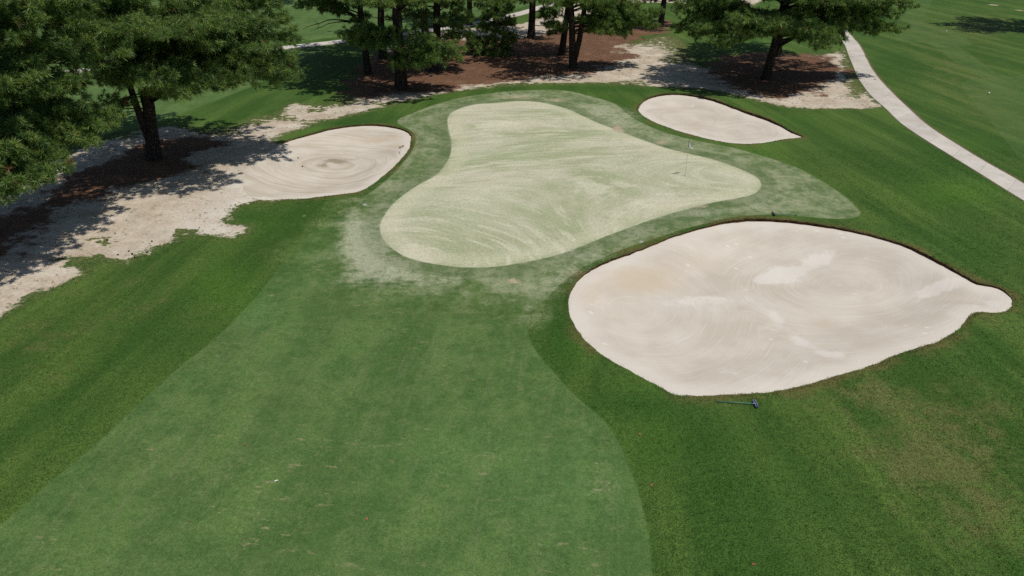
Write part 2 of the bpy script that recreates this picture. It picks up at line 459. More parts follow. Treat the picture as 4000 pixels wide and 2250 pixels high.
    lo = T.mix(ong, lo, (.86, .86, .86))
    hi = T.mix(ong, hi, (1.13, 1.13, 1.12))
    gm = T.mix(T.sstep(gv, .30, .70), lo, hi)
    c = T.mix(1.0, c, gm, 'MULTIPLY')
    fm = T.mix(T.sstep(fine, .3, .7), (.88, .88, .88), (1.12, 1.12, 1.12))
    c = T.mix(1.0, c, fm, 'MULTIPLY')
    bstr = T.mad(gshort, -.28, .62)
    T.finish(c, .92, T.mad(fine, .8, T.mul(gv, 1.0)), bstr, .035, .12)
    return mat


def bunker_sand_material(name, ringscale, ringmix=.3, ringcol=(.455, .395, .315)):
    mat = newmat(name)
    T = NT(mat)
    P = T.pos()
    x = T.sep(P)
    mid = T.noise(P, .45, 3, .55)
    big = T.noise(P, .12, 2)
    fine = T.noise(P, 9, 3, .6)
    grit = T.noise(P, 60, 1)
    rk = T.noise(T.combine(T.mul(T.attr('swirl'), ringscale), T.mul(x[0], .16), T.mul(x[1], .16)), 1.0, 3, .65, dist=.25)
    rk2 = T.noise(T.combine(T.mul(T.attr('swirl'), ringscale * 4.5), T.mul(x[0], .5), T.mul(x[1], .5)), 1.0, 2, .6)
    c = T.mix(T.sstep(mid, .3, .7), (.505, .450, .375), (.590, .540, .465))
    c = T.mix(T.mul(T.sstep(rk, .40, .68), ringmix), c, ringcol)
    c = T.mix(T.mul(T.sstep(rk2, .50, .74), .32), c, (.655, .605, .535))
    c = T.mix(T.mul(T.sstep(T.attr('tan'), .1, .9), .6), c, (.520, .425, .305))
    c = T.mix(T.mul(T.sstep(T.add(T.attr('fresh'), T.mad(T.sub(T.noise(P, 1.1, 4, .65), .5), 1.6, T.mul(T.sub(fine, .5), .5))), .36, .82), .55), c, (.69, .655, .60))
    c = T.mix(T.mul(T.sstep(T.attr('sd_self'), .25, 1.1, 1, 0), .45), c, (.66, .605, .54))
    dk = T.add(T.attr('silt'), T.mad(T.sub(fine, .5), .9, T.mul(T.sub(rk2, .5), 1.4)))
    c = T.mix(T.mul(T.sstep(dk, .42, .85), .75), c, (.205, .175, .110))
    # foot and ball marks
    v = T.n('ShaderNodeTexVoronoi', feature='F1')
    T.put(v.inputs['Vector'], T.mapping(P, .4, (1.0, 1.5, 1)))
    v.inputs['Scale'].default_value = 1.0
    pits = T.mul(T.sstep(v.outputs[0], .08, .17, 1, 0), T.sstep(T.noise(P, .22, 2), .50, .58))
    c = T.mix(T.mul(pits, .65), c, (.70, .66, .60))
    deb = T.noise(T.mapping(P, .7, (1, 2.6, 1)), 3.2, 3, .7)
    c = T.mix(T.mul(T.sstep(deb, .70, .76), .45), c, (.30, .24, .17))
    c = T.mix(1.0, c, T.mix(T.sstep(grit, .3, .7), (.94, .94, .94), (1.06, 1.06, 1.06)), 'MULTIPLY')
    h = T.mad(rk2, 1.0, T.mad(fine, .5, T.mul(pits, -.8)))
    T.finish(c, .95, h, .45, .03, .1)
    return mat


def simple_mat(name, ca, cb, scale=6.0, rough=.7, spec=.3, bump=.2, dist=.004, metallic=0.0):
    mat = newmat(name)
    T = NT(mat)
    tc = T.n('ShaderNodeTexCoord').outputs['Object']
    nz = T.noise(tc, scale, 4, .6)
    T.finish(T.mix(T.sstep(nz, .3, .7), ca, cb), rough, nz, bump, dist, spec, metallic)
    return mat


M = {}
M['turf'] = turf_material()
M['sand_near'] = bunker_sand_material('bunker_sand_raked', 1.7, .22)
M['sand_left'] = bunker_sand_material('bunker_sand_swirled', 2.6, .62, (.375, .315, .235))
M['sand_far'] = bunker_sand_material('bunker_sand_smooth', 1.3, .38, (.43, .375, .305))
M['soil'] = simple_mat('lip_soil', (.025, .015, .009), (.120, .072, .034), 5, .95, .1, .8, .03)


def concrete_mat():
    mat = newmat('path_concrete')
    T = NT(mat)
    P = T.pos()
    n1, n2, n3 = T.noise(P, .5, 3, .6), T.noise(P, 4, 4, .65), T.noise(P, 50, 2)
    rnd = T.n('ShaderNodeObjectInfo').outputs['Random']
    c = T.mix(T.sstep(n1, .3, .7), (.47, .43, .375), (.56, .525, .48))
    c = T.mix(T.mul(T.sstep(n2, .50, .72), .45), c, (.34, .30, .25))
    c = T.mix(T.mul(T.sstep(T.noise(P, .9, 5, .7), .52, .68), .4), c, (.36, .315, .255))
    c = T.mix(1.0, c, T.mix(rnd, (.95, .95, .95), (1.05, 1.05, 1.04)), 'MULTIPLY')
    c = T.mix(1.0, c, T.mix(T.sstep(n3, .3, .7), (.93, .93, .93), (1.07, 1.07, 1.07)), 'MULTIPLY')
    T.finish(c, .9, T.mad(n3, 1.0, n2), .3, .006, .2)
    return mat


M['concrete'] = concrete_mat()
M['path_base'] = simple_mat('path_gravel_base', (.16, .125, .09), (.36, .31, .25), 20, .95, .1)


def bark_mat():
    mat = newmat('pine_bark')
    T = NT(mat)
    tc = T.n('ShaderNodeTexCoord').outputs['Object']
    vec = T.mapping(tc, 0, (1, 1, .35))
    v = T.n('ShaderNodeTexVoronoi', feature='DISTANCE_TO_EDGE')
    T.put(v.inputs['Vector'], vec)
    v.inputs['Scale'].default_value = 9.0
    nz = T.noise(vec, 7, 4, .65)
    plate = T.sstep(v.outputs[0], .02, .16)
    c = T.mix(T.sstep(nz, .3, .7), (.042, .034, .030), (.090, .076, .068))
    c = T.mix(plate, (.020, .014, .011), c)
    T.finish(c, .95, T.mad(plate, 1.0, T.mul(nz, .5)), .9, .05, .1)
    return mat


M['bark'] = bark_mat()


def needle_mat():
    mat = newmat('pine_needles')
    T = NT(mat)
    tint = T.attr('tint')
    c = T.mix(T.sstep(tint, .0, .55), (.061, .124, .034), (.168, .245, .063))
    c = T.mix(T.sstep(tint, .55, .98), c, (.240, .300, .078))
    c = T.mix(T.sstep(tint, 1.5, 1.6), c, (.20, .115, .05))
    d = T.n('ShaderNodeBsdfPrincipled')
    T.put(d.inputs['Base Color'], c)
    d.inputs['Roughness'].default_value = .45
    d.inputs['Specular IOR Level'].default_value = .35
    tr = T.n('ShaderNodeBsdfTranslucent')
    T.put(tr.inputs[0], T.mix(1.0, c, (1.3, 1.5, .7), 'MULTIPLY'))
    mx = T.n('ShaderNodeMixShader')
    mx.inputs[0].default_value = .33
    T.t.links.new(d.outputs[0], mx.inputs[1])
    T.t.links.new(tr.outputs[0], mx.inputs[2])
    o = T.n('ShaderNodeOutputMaterial')
    T.t.links.new(mx.outputs[0], o.inputs[0])
    return mat


M['needles'] = needle_mat()
def cloth_mat():
    mat = newmat('flag_cloth')
    T = NT(mat)
    tc = T.n('ShaderNodeTexCoord').outputs['Object']
    c = T.mix(T.noise(tc, 14, 3), (.74, .75, .76), (.82, .82, .82))
    d, tr, mx, o = T.n('ShaderNodeBsdfDiffuse'), T.n('ShaderNodeBsdfTranslucent'), T.n('ShaderNodeMixShader'), T.n('ShaderNodeOutputMaterial')
    T.put(d.inputs[0], c)
    T.put(tr.inputs[0], c)
    mx.inputs[0].default_value = .45
    T.t.links.new(d.outputs[0], mx.inputs[1])
    T.t.links.new(tr.outputs[0], mx.inputs[2])
    T.t.links.new(mx.outputs[0], o.inputs[0])
    return mat


M['white_cloth'] = cloth_mat()
M['emblem'] = simple_mat('flag_emblem', (.03, .04, .10), (.05, .06, .13), 20, .8)
M['flag_sleeve'] = simple_mat('flag_sleeve', (.012, .035, .02), (.02, .05, .03), 20, .7)
M['stick'] = simple_mat('flagstick_paint', (.48, .50, .36), (.58, .58, .44), 10, .45, .4)
M['black'] = simple_mat('black_plastic', (.012, .012, .013), (.025, .025, .027), 14, .5, .4)
M['teal'] = simple_mat('rake_green_paint', (.030, .165, .115), (.055, .225, .165), 8, .4, .4)
M['pale_stick'] = simple_mat('rake_pale_handle', (.44, .39, .31), (.54, .48, .40), 8, .6, .3)
M['navy'] = simple_mat('rake_navy_plastic', (.010, .014, .045), (.02, .027, .075), 14, .5, .4)
M['lilac'] = simple_mat('rake_pale_edge', (.20, .23, .36), (.27, .31, .44), 14, .5, .4)
M['white_paint'] = simple_mat('marker_white', (.74, .74, .70), (.82, .82, .78), 14, .4, .4)
M['cone'] = simple_mat('pine_cone', (.030, .018, .010), (.085, .050, .028), 60, .9, .1, .6, .01)
M['leaf'] = simple_mat('dry_leaf', (.22, .075, .035), (.34, .14, .07), 30, .8, .2)
M['cover'] = simple_mat('valve_cover', (.28, .30, .29), (.40, .42, .41), 20, .7, .3)
M['dark_hole'] = simple_mat('cup_inside', (.02, .02, .018), (.04, .04, .035), 20, .9, .1)


# ------------------------------------------------------------------ object helpers
def mesh_obj(name, V, F, mat=None, parent=None, smooth=False, attrs=None):
    me = bpy.data.meshes.new(name)
    V = np.asarray(V, dtype=np.float32).reshape(-1, 3)
    if isinstance(F, np.ndarray):
        n, k = F.shape
        me.vertices.add(len(V))
        me.vertices.foreach_set('co', V.ravel())
        me.loops.add(n * k)
        me.loops.foreach_set('vertex_index', F.astype(np.int32).ravel())
        me.polygons.add(n)
        me.polygons.foreach_set('loop_start', np.arange(0, n * k, k, dtype=np.int32))
        me.polygons.foreach_set('loop_total', np.full(n, k, dtype=np.int32))
        me.update(calc_edges=True)
    else:
        me.from_pydata([tuple(map(float, v)) for v in V], [], [tuple(map(int, f)) for f in F])
        me.update()
    if attrs:
        for k, a in attrs.items():
            at = me.attributes.new(k, 'FLOAT', 'POINT')
            at.data.foreach_set('value', np.asarray(a, dtype=np.float32))
    if smooth:
        me.polygons.foreach_set('use_smooth', np.ones(len(me.polygons), dtype=bool))
    if mat is not None:
        me.materials.append(mat)
    o = bpy.data.objects.new(name, me)
    COL.objects.link(o)
    if parent is not None:
        o.parent = parent
    return o


def empty(name, loc=(0, 0, 0), rz=0.0):
    o = bpy.data.objects.new(name, None)
    o.empty_display_size = .2
    COL.objects.link(o)
    o.location = loc
    o.rotation_euler = (0, 0, rz)
    return o


def tag(o, label=None, cat=None, group=None, kind=None):
    for k, v in (('label', label), ('category', cat), ('group', group), ('kind', kind)):
        if v:
            o[k] = v
    return o


class Geo:
    """collects tubes, boxes and lathes into one mesh"""
    def __init__(self):
        self.V, self.F = [], []

    def addvf(self, V, F):
        b = len(self.V)
        self.V += [tuple(v) for v in V]
        self.F += [tuple(i + b for i in f) for f in F]
        return self

    def tube(self, pts, rad, sides=8, cap=True):
        pts = [Vector(p) for p in pts]
        rad = rad if hasattr(rad, '__len__') else [rad] * len(pts)
        V, F = [], []
        u = None
        for i, p in enumerate(pts):
            d = (pts[min(i + 1, len(pts) - 1)] - pts[max(i - 1, 0)]).normalized()
            if u is None:
                u = d.cross(Vector((0.31, 0.95, 0.1)) if abs(d.z) > .9 else Vector((0, 0, 1))).normalized()
            u = (u - d * u.dot(d)).normalized()
            w = d.cross(u)
            for k in range(sides):
                a = 2 * math.pi * k / sides
                V.append(p + (u * math.cos(a) + w * math.sin(a)) * rad[i])
        for i in range(len(pts) - 1):
            for k in range(sides):
                a, b = i * sides + k, i * sides + (k + 1) % sides
                F.append((a, b, b + sides, a + sides))
        if cap:
            F.append(tuple(range(sides))[::-1])
            n = (len(pts) - 1) * sides
            F.append(tuple(range(n, n + sides)))
        return self.addvf(V, F)

    def box(self, c, s, rz=0.0):
        cx, cy, cz = c
        x, y, z = s[0] / 2, s[1] / 2, s[2] / 2
        ca, sa = math.cos(rz), math.sin(rz)
        V = [(cx + ca * i * x - sa * j * y, cy + sa * i * x + ca * j * y, cz + k * z) for k in (-1, 1) for i, j in ((-1, -1), (1, -1), (1, 1), (-1, 1))]
        F = [(3, 2, 1, 0), (4, 5, 6, 7), (0, 1, 5, 4), (1, 2, 6, 5), (2, 3, 7, 6), (3, 0, 4, 7)]
        return self.addvf(V, F)

    def lathe(self, prof, sides=12, c=(0, 0, 0)):
        V, F = [], []
        for r, z in prof:
            for k in range(sides):
                a = 2 * math.pi * k / sides
                V.append((c[0] + r * math.cos(a), c[1] + r * math.sin(a), c[2] + z))
        for i in range(len(prof) - 1):
            for k in range(sides):
                a, b = i * sides + k, i * sides + (k + 1) % sides
                F.append((a, b, b + sides, a + sides))
        F.append(tuple(range(sides))[::-1])
        n = (len(prof) - 1) * sides
        F.append(tuple(range(n, n + sides)))
        return self.addvf(V, F)

    def obj(self, name, mat, parent=None, smooth=False):
        return mesh_obj(name, self.V, self.F, mat, parent, smooth)


# ------------------------------------------------------------------ ground, cut along the outlines
def build_ground():
    pts = []

    def grid(x0, x1, y0, y1, s):
        xs, ys = np.arange(x0, x1 + 1e-6, s), np.arange(y0, y1 + 1e-6, s)
        g = np.stack(np.meshgrid(xs, ys), -1).reshape(-1, 2)
        return g + rng.uniform(-.22, .22, g.shape) * s
    g0 = grid(-34, 44, 6, 66, 0.62)
    gb = [grid(*OUT[b].min(0)[[0]], *OUT[b].max(0)[[0]], OUT[b][:, 1].min(), OUT[b][:, 1].max(), .34) for b in ('bunker_near', 'bunker_left')]
    gb = [q[sdf(q, OUT[b]) > .2] for q, b in zip(gb, ('bunker_near', 'bunker_left'))]
    g0 = g0[(sdf(g0, OUT['bunker_near']) < 0) & (sdf(g0, OUT['bunker_left']) < 0)]
    g0 = np.concatenate([g0] + gb)
    g1 = grid(-70, 80, 0, 130, 1.5)
    g1 = g1[~((g1[:, 0] > -34.4) & (g1[:, 0] < 44.4) & (g1[:, 1] > 5.6) & (g1[:, 1] < 66.4))]
    g2 = grid(-300, 300, -120, 420, 18)
    g2 = g2[~((g2[:, 0] > -74) & (g2[:, 0] < 84) & (g2[:, 1] > -4) & (g2[:, 1] < 134))]
    g3 = grid(-2400, 2400, -1500, 3600, 300)
    g3 = g3[~((np.abs(g3[:, 0]) < 320) & (g3[:, 1] > -140) & (g3[:, 1] < 440))]
    G = np.concatenate([g0, g1, g2, g3])
    edges = []
    segs = []
    base = 0
    keep = np.ones(len(G), bool)
    for k, o in OUT.items():
        d = np.abs(sdf(G, o))
        keep &= d > .16
    G = G[keep]
    for k, o in OUT.items():
        n = len(o)
        segs.append(o)
        edges += [(base + i, base + (i + 1) % n) for i in range(n)]
        base += n
    A = np.concatenate(segs + [G])
    r = delaunay_2d_cdt([Vector((float(a), float(b))) for a, b in A], edges, [], 0, 1e-4)
    V2 = np.array([(v.x, v.y) for v in r[0]])
    F = np.array([f for f in r[2] if len(f) == 3], dtype=np.int64)
    return V2, F


V2, F3 = build_ground()
SD = {k: sdf(V2, o) for k, o in OUT.items()}
pl, pr = path_edges(PATH_L, PATH_R, 60)
fl, frr = path_edges(FPATH_L, FPATH_R, 60)
PATH_POLY = np.concatenate([pl, pr[::-1]])
FPATH_POLY = np.concatenate([fl, frr[::-1]])
SD['path'] = np.maximum(sdf(V2, PATH_POLY), sdf(V2, FPATH_POLY))
ZL = land(V2, SD)


def side_cut(sd_, a, b):
    """keep the worn shoulder on one side of the path only"""
    w = np.where((sd_ < 0) & (sd_ > -2))[0]
    da = np.array([((a - p) ** 2).sum(1).min() for p in V2[w]])
    db = np.array([((b - p) ** 2).sum(1).min() for p in V2[w]])
    sd_ = sd_.copy()
    sd_[w[da < db]] -= .45
    return sd_


SD['path'] = np.maximum(side_cut(sdf(V2, PATH_POLY), pl, pr), sdf(V2, FPATH_POLY))


def blobs(items, pts=None):
    """soft round patches given as pixel ellipses, laid out on the ground"""
    pts = V2 if pts is None else pts
    out = np.zeros(len(pts))
    for u, v, ru, rv, a in items:
        c = px(u * K, v * K)
        ax, ay = px((u + ru) * K, v * K) - c, (px(u * K, (v + rv) * K) - px(u * K, (v - rv) * K)) / 2
        Minv = np.linalg.inv(np.stack([ax, ay], 1))
        q = (pts - c) @ Minv.T
        out += a * np.exp(-(q ** 2).sum(1))
    return out


SANDED = [(918, 620, 55, 60, .95), (955, 680, 80, 35, .85), (1060, 705, 90, 18, .55), (1180, 700, 80, 15, .35), (890, 575, 30, 50, .55), (1000, 480, 45, 45, .38), (960, 535, 40, 40, .35),
          (1560, 305, 60, 30, .75), (1500, 275, 50, 18, .75), (1650, 347, 60, 14, .55), (1990, 480, 80, 40, .42), (1930, 520, 60, 20, .45), (1720, 545, 120, 14, .6), (1600, 588, 90, 18, .65), (1480, 642, 90, 22, .6), (1430, 690, 60, 25, .65), (1360, 730, 60, 22, .4), (1310, 780, 60, 14, .3),
          (1330, 243, 90, 9, .55), (1140, 285, 50, 18, .35), (1850, 400, 60, 12, .3), (1780, 535, 50, 10, .3), (1100, 460, 25, 12, .7), (1380, 272, 50, 10, .6), (1200, 272, 60, 8, .5), (1150, 560, 100, 60, .3), (1200, 545, 70, 30, .3), (1750, 440, 110, 40, .3), (1020, 610, 60, 40, .25), (1300, 640, 120, 25, .3), (1600, 520, 120, 25, .25), (1860, 465, 50, 25, .4)]
BARE = [(1288, 711, 22, 5, 1.0), (1275, 705, 8, 7, .6), (2289, 1188, 15, 16, 1.05), (1550, 325, 13, 10, .8), (1560, 332, 12, 7, .8), (1660, 362, 26, 6, .85), (1610, 345, 16, 5, .7), (1300, 247, 60, 6, .7), (1400, 253, 40, 6, .65), (1760, 526, 28, 5, .75), (1820, 518, 18, 4, .6), (1590, 592, 30, 4, .6), (1680, 553, 25, 4, .6), (757, 548, 9, 4, .9), (627, 607, 10, 4, .7), (1540, 1240, 18, 60, .5), (1500, 1200, 30, 60, .42), (1730, 240, 4, 4, .3), (790, 520, 30, 3, .5), (900, 503, 30, 5, .5), (2500, 12, 14, 2, 1.1), (2518, 17, 10, 2, 1.1), (2540, 22, 10, 2, 1.1), (2563, 28, 10, 2, 1.1), (360, 655, 12, 5, .9), (340, 650, 30, 6, .6)]
DRY = [(2310, 1060, 210, 120, .68), (2450, 1250, 140, 170, .68), (250, 800, 160, 60, .35), (150, 960, 120, 60, .3), (430, 760, 80, 40, .3), (60, 1150, 80, 80, .25), (2160, 985, 130, 35, .7), (1700, 1000, 60, 14, .6), (1900, 1000, 90, 14, .5), (2290, 1180, 60, 45, .8), (80, 860, 130, 60, .5), (330, 690, 120, 30, .45), (540, 830, 70, 60, .25), (900, 760, 120, 35, .35), (1180, 780, 150, 30, .45), (1830, 1180, 60, 25, .35), (2480, 1050, 60, 60, .4), (2300, 700, 200, 40, .15), (2430, 820, 60, 25, .45), (1650, 950, 40, 20, .4), (560, 340, 90, 25, .55), (640, 320, 60, 20, .4), (2350, 80, 140, 70, .55), (2500, 60, 70, 40, .6), (2400, 200, 140, 70, .42), (2500, 300, 90, 90, .35), (2200, 560, 100, 30, .2), (1600, 95, 60, 20, .4), (1800, 95, 120, 30, .45), (720, 300, 40, 15, .5), (1850, 395, 80, 12, .4), (750, 545, 60, 20, .3), (420, 1180, 150, 80, .2), (690, 1000, 120, 60, .2)]
LUSH = [(2400, 480, 120, 35, .8), (560, 715, 80, 60, .6), (640, 790, 50, 40, .5), (1920, 385, 60, 16, .5), (800, 330, 60, 12, .35), (1930, 240, 80, 12, .3), (1450, 880, 60, 40, .35), (1620, 980, 60, 25, .25), (1400, 1230, 170, 130, .35), (1120, 1150, 200, 80, .2), (2000, 300, 60, 12, .3), (1650, 1100, 60, 60, .3), (2450, 360, 60, 20, .3), (650, 570, 60, 20, .35)]
DEEP = [(1420, 860, 60, 80, .9), (1600, 1015, 130, 40, .9), (1760, 1100, 160, 80, .75), (1900, 1270, 220, 110, .65), (300, 850, 190, 70, .3), (130, 1040, 150, 90, .35), (500, 870, 90, 60, .25), (640, 555, 70, 25, .9), (2330, 420, 120, 40, .35), (2280, 590, 140, 40, .55), (2450, 640, 100, 60, .5), (850, 312, 90, 12, .6), (1500, 222, 200, 8, .6), (1900, 1420, 300, 60, .4), (2480, 900, 80, 60, .6), (2560, 1430, 90, 40, .9), (820, 560, 60, 30, .5), (2260, 150, 60, 60, .35), (2450, 380, 70, 40, .4), (1030, 395, 25, 30, .6), (1750, 345, 110, 7, .6)]
WEEDS = [(1720, 110, 110, 22, 1.2), (1680, 150, 60, 12, .9), (1890, 110, 120, 20, 1.3), (1720, 190, 50, 10, .5), (1600, 198, 35, 9, .7), (720, 300, 60, 12, .55), (790, 280, 40, 8, .6), (640, 310, 30, 8, .45), (2150, 220, 14, 25, .8), (2140, 170, 16, 30, .8), (2100, 240, 40, 8, .6), (250, 600, 60, 14, .9), (200, 560, 50, 18, .5), (120, 640, 60, 20, .45), (330, 560, 30, 10, .5), (460, 582, 16, 7, .9), (30, 690, 50, 30, .4), (220, 650, 35, 10, .6), (1000, 258, 120, 5, .6), (1250, 214, 100, 4, .5), (1500, 208, 90, 4, .5), (900, 155, 60, 40, 1.4), (860, 200, 60, 40, 1.4), (820, 240, 50, 16, 1.0), (1700, 230, 90, 8, .5), (1780, 40, 60, 10, .8), (2060, 150, 30, 8, .5), (560, 335, 60, 10, .6), (330, 345, 70, 10, .5), (620, 590, 10, 5, .6)]
TAN = [(1620, 690, 110, 30, 1.0), (1480, 740, 40, 40, .6), (1780, 640, 120, 20, .4), (960, 345, 60, 8, .8), (1000, 365, 30, 10, .8), (820, 345, 120, 10, .4), (700, 440, 60, 20, .3), (1750, 270, 100, 12, .3), (2080, 790, 60, 20, .5)]
FRESH = [(1990, 665, 60, 22, 1.0), (2070, 630, 45, 16, 1.0), (1930, 680, 40, 14, .8), (2380, 715, 60, 13, 1.0), (2330, 728, 40, 10, .8), (1760, 730, 120, 14, .5), (2030, 840, 60, 22, .55), (1950, 790, 40, 30, .5), (2090, 880, 60, 18, .55), (1830, 920, 40, 20, .6), (1700, 740, 120, 20, .3), (1740, 262, 26, 4, .8), (1775, 320, 12, 22, .5), (940, 325, 60, 6, .6), (800, 470, 130, 14, .3), (1500, 760, 30, 40, .4), (2500, 770, 20, 14, .7)]
SILT = [(850, 392, 36, 7, 1.0), (810, 405, 20, 6, .8), (830, 432, 60, 10, .35), (835, 400, 70, 22, .15), (900, 386, 20, 5, .6), (780, 425, 30, 6, .3), (840, 450, 60, 8, .35), (1900, 620, 20, 5, .2), (2060, 730, 30, 8, .25)]

# broad rings that the mower and the rake leave
def ring_field(centres, extra=0.0):
    out = np.full(len(V2), 1e9)
    for u, v, ru, rv in centres:
        c = px(u * K, v * K)
        ax = (px((u + ru) * K, v * K) - px((u - ru) * K, v * K)) / 2
        ay = (px(u * K, (v + rv) * K) - px(u * K, (v - rv) * K)) / 2
        q = (V2 - c) @ np.linalg.inv(np.stack([ax, ay], 1)).T
        rad = np.sqrt((q ** 2).sum(1))
        out = np.minimum(out, rad * (np.linalg.norm(ax) + np.linalg.norm(ay)) / 2)
    return out


def sweep_field(items):
    """long mowing arcs: rings without a tight middle, blended from lobe to lobe"""
    num, den = np.zeros(len(V2)), np.zeros(len(V2))
    for u, v, stretch, r0, reach, off in items:
        c = px(u * K, v * K)
        d = (V2 - c) / np.array([stretch, 1.0])
        rr = np.sqrt((d ** 2).sum(1) + r0 ** 2)
        w = np.exp(-((V2 - c) ** 2).sum(1) / reach ** 2) + 1e-4
        num += w * (rr + off)
        den += w
    return num / den


sw_green = sweep_field([(1130, 640, 2.0, 3.5, 9, 0), (1850, 440, 1.6, 3.0, 9, 5), (1330, 150, 1.5, 4.0, 16, -9), (1420, 470, 2.2, 6.0, 9, 3)])
sw_green = sw_green + .5 * vnoise(V2, .045, 21) + .12 * vnoise(V2, .14, 22)
sw_left = np.sqrt(ring_field([(838, 402, 175, 50)]) ** 2 + 3.0) + .25 * vnoise(V2, .12, 31) + .12 * vnoise(V2, .4, 32)
sw_near = ring_field([(2120, 690, 220, 80), (1600, 760, 170, 90)])
sw_far = ring_field([(1720, 290, 110, 36), (1850, 325, 90, 26)])
sw = sw_green.copy()
sw[SD['bunker_near'] > -.3] = sw_near[SD['bunker_near'] > -.3]
sw[SD['bunker_left'] > -.3] = sw_left[SD['bunker_left'] > -.3]
sw[SD['bunker_far'] > -.3] = sw_far[SD['bunker_far'] > -.3]
def trails(lines, width):
    """worn lines over the sand"""
    out = np.zeros(len(V2))
    for pts, amp in lines:
        q = outline(pts, closed=False, step=.25)
        w = np.where((V2[:, 0] > q[:, 0].min() - 2) & (V2[:, 0] < q[:, 0].max() + 2) & (V2[:, 1] > q[:, 1].min() - 2) & (V2[:, 1] < q[:, 1].max() + 2))[0]
        d = np.array([((q - p) ** 2).sum(1).min() for p in V2[w]])
        out[w] = np.maximum(out[w], amp * np.exp(-d / width ** 2))
    return out


TRAIL = .42 * trails([([(1880, 730), (1950, 768), (2010, 828), (2080, 878), (2165, 915)], .85), ([(1700, 745), (1850, 716), (1960, 668), (2075, 628)], .8), ([(1850, 905), (1875, 950), (1885, 985)], .6), ([(2280, 760), (2290, 800), (2292, 850)], .6), ([(1930, 600), (1950, 640), (1975, 680)], .6), ([(1560, 830), (1640, 850), (1760, 840)], .5), ([(2250, 790), (2380, 770), (2480, 755)], .6), ([(2280, 820), (2400, 792), (2500, 772)], .5)], .32)
softjoin = np.clip(blobs([(870, 620, 120, 110, 1.6), (1000, 730, 170, 60, 1.6), (1200, 755, 160, 50, 1.6), (1310, 785, 60, 30, 1.4), (880, 550, 90, 50, 1.6), (790, 600, 70, 50, 1.6), (740, 640, 50, 40, 1.0)]), 0, 1)

ATT = {
    'sd_green': SD['green'], 'sd_fringe': np.clip(SD['fringe'], -30, 30),
    'sd_fair': np.max([SD['fairway'], SD['fair_left'], SD['fair_back'], SD['fair_right']], 0),
    'sd_waste': SD['waste'], 'sd_straw': np.max([SD['straw_left'], SD['straw_mid'], SD['straw_right']], 0),
    'sd_bunk': np.max([SD[b] for b in BUNKERS], 0), 'sd_path': SD['path'],
    'sanded': np.clip(blobs(SANDED), 0, 1.4), 'bare': np.clip(blobs(BARE), 0, 1.2), 'dry': np.clip(blobs(DRY), 0, 1.0),
    'lush': np.clip(blobs(LUSH), 0, 1), 'deep': np.clip(blobs(DEEP), 0, 1), 'weeds': np.clip(blobs(WEEDS), 0, 1.5), 'swirl': sw, 'softjoin': softjoin,
    'clean': np.clip(blobs([(625, 470, 60, 40, 1.2), (570, 520, 55, 30, 1.1), (500, 560, 55, 25, .9), (545, 585, 50, 10, 1.0), (430, 590, 50, 14, .7), (650, 420, 30, 25, .8), (360, 625, 40, 14, .5)]), 0, 1),
    'fairamt': np.where(SD['fair_right'] > -3, .42, 1.0),
    'tan': np.clip(blobs(TAN), 0, 1), 'fresh': np.clip(blobs(FRESH) + TRAIL, 0, 1.1), 'silt': np.clip(blobs(SILT), 0, 1.2),
}
cen = V2[F3].mean(1)
REG = np.zeros(len(F3), int)
order = ['waste', 'straw_left', 'straw_mid', 'straw_right', 'fair_back', 'fair_left', 'fair_right', 'fairway', 'fringe', 'green', 'bunker_left', 'bunker_far', 'bunker_near']
for i, k in enumerate(order):
    REG[sdf(cen, OUT[k]) > 0] = i + 1
# winding: every triangle looks up
a, b, c = V2[F3[:, 0]], V2[F3[:, 1]], V2[F3[:, 2]]
flip = ((b - a)[:, 0] * (c - a)[:, 1] - (b - a)[:, 1] * (c - a)[:, 0]) < 0
F3[flip] = F3[flip][:, ::-1]


def region(name, ids, mat, z=None, extra=None):
    f = F3[np.isin(REG, ids)]
    used, inv = np.unique(f.ravel(), return_inverse=True)
    zz = ZL if z is None else z
    att = {k: v[used] for k, v in ATT.items()}
    if extra:
        att.update({k: v[used] for k, v in extra.items()})
    o = mesh_obj(name, np.column_stack([V2[used], zz[used]]), inv.reshape(-1, 3), mat, smooth=True, attrs=att)
    tag(o, kind='structure')
    return o


idx = {k: i + 1 for i, k in enumerate(order)}
region('ground', [0], M['turf'])
region('sandy_ground', [idx['waste']], M['turf'])
for k in ('straw_left', 'straw_mid', 'straw_right'):
    region('pine_straw_ground', [idx[k]], M['turf'])
region('fairway', [idx['fairway']], M['turf'])
for k in ('fair_left', 'fair_back', 'fair_right'):
    region('fairway', [idx[k]], M['turf'])
region('green_fringe', [idx['fringe']], M['turf'])
region('putting_green', [idx['green']], M['turf'])


# ------------------------------------------------------------------ bunkers: sand floor, soil lip, grass hanging over it
def lip_height(poly):
    t = np.roll(poly, -1, 0) - np.roll(poly, 1, 0)
    t /= np.linalg.norm(t, axis=1)[:, None] + 1e-9
    area = 0.5 * np.sum(poly[:, 0] * np.roll(poly[:, 1], -1) - np.roll(poly[:, 0], -1) * poly[:, 1])
    nrm = np.stack([t[:, 1], -t[:, 0]], 1) * (1 if area > 0 else -1)      # outwards
    f = smooth01(nrm @ np.array([.38, .92]) * 1.15 + .25)
    opened = sdf(poly + nrm * .4, OUT['waste']) > .25                     # runs out flat into the sandy ground
    f = f * ~opened * np.clip(.85 + .55 * vnoise(poly, .11, 8) + .25 * vnoise(poly, .5, 9), .3, 1.3)
    f = np.convolve(np.concatenate([f[-3:], f, f[:3]]), np.ones(7) / 7, 'valid')
    return nrm, f, opened


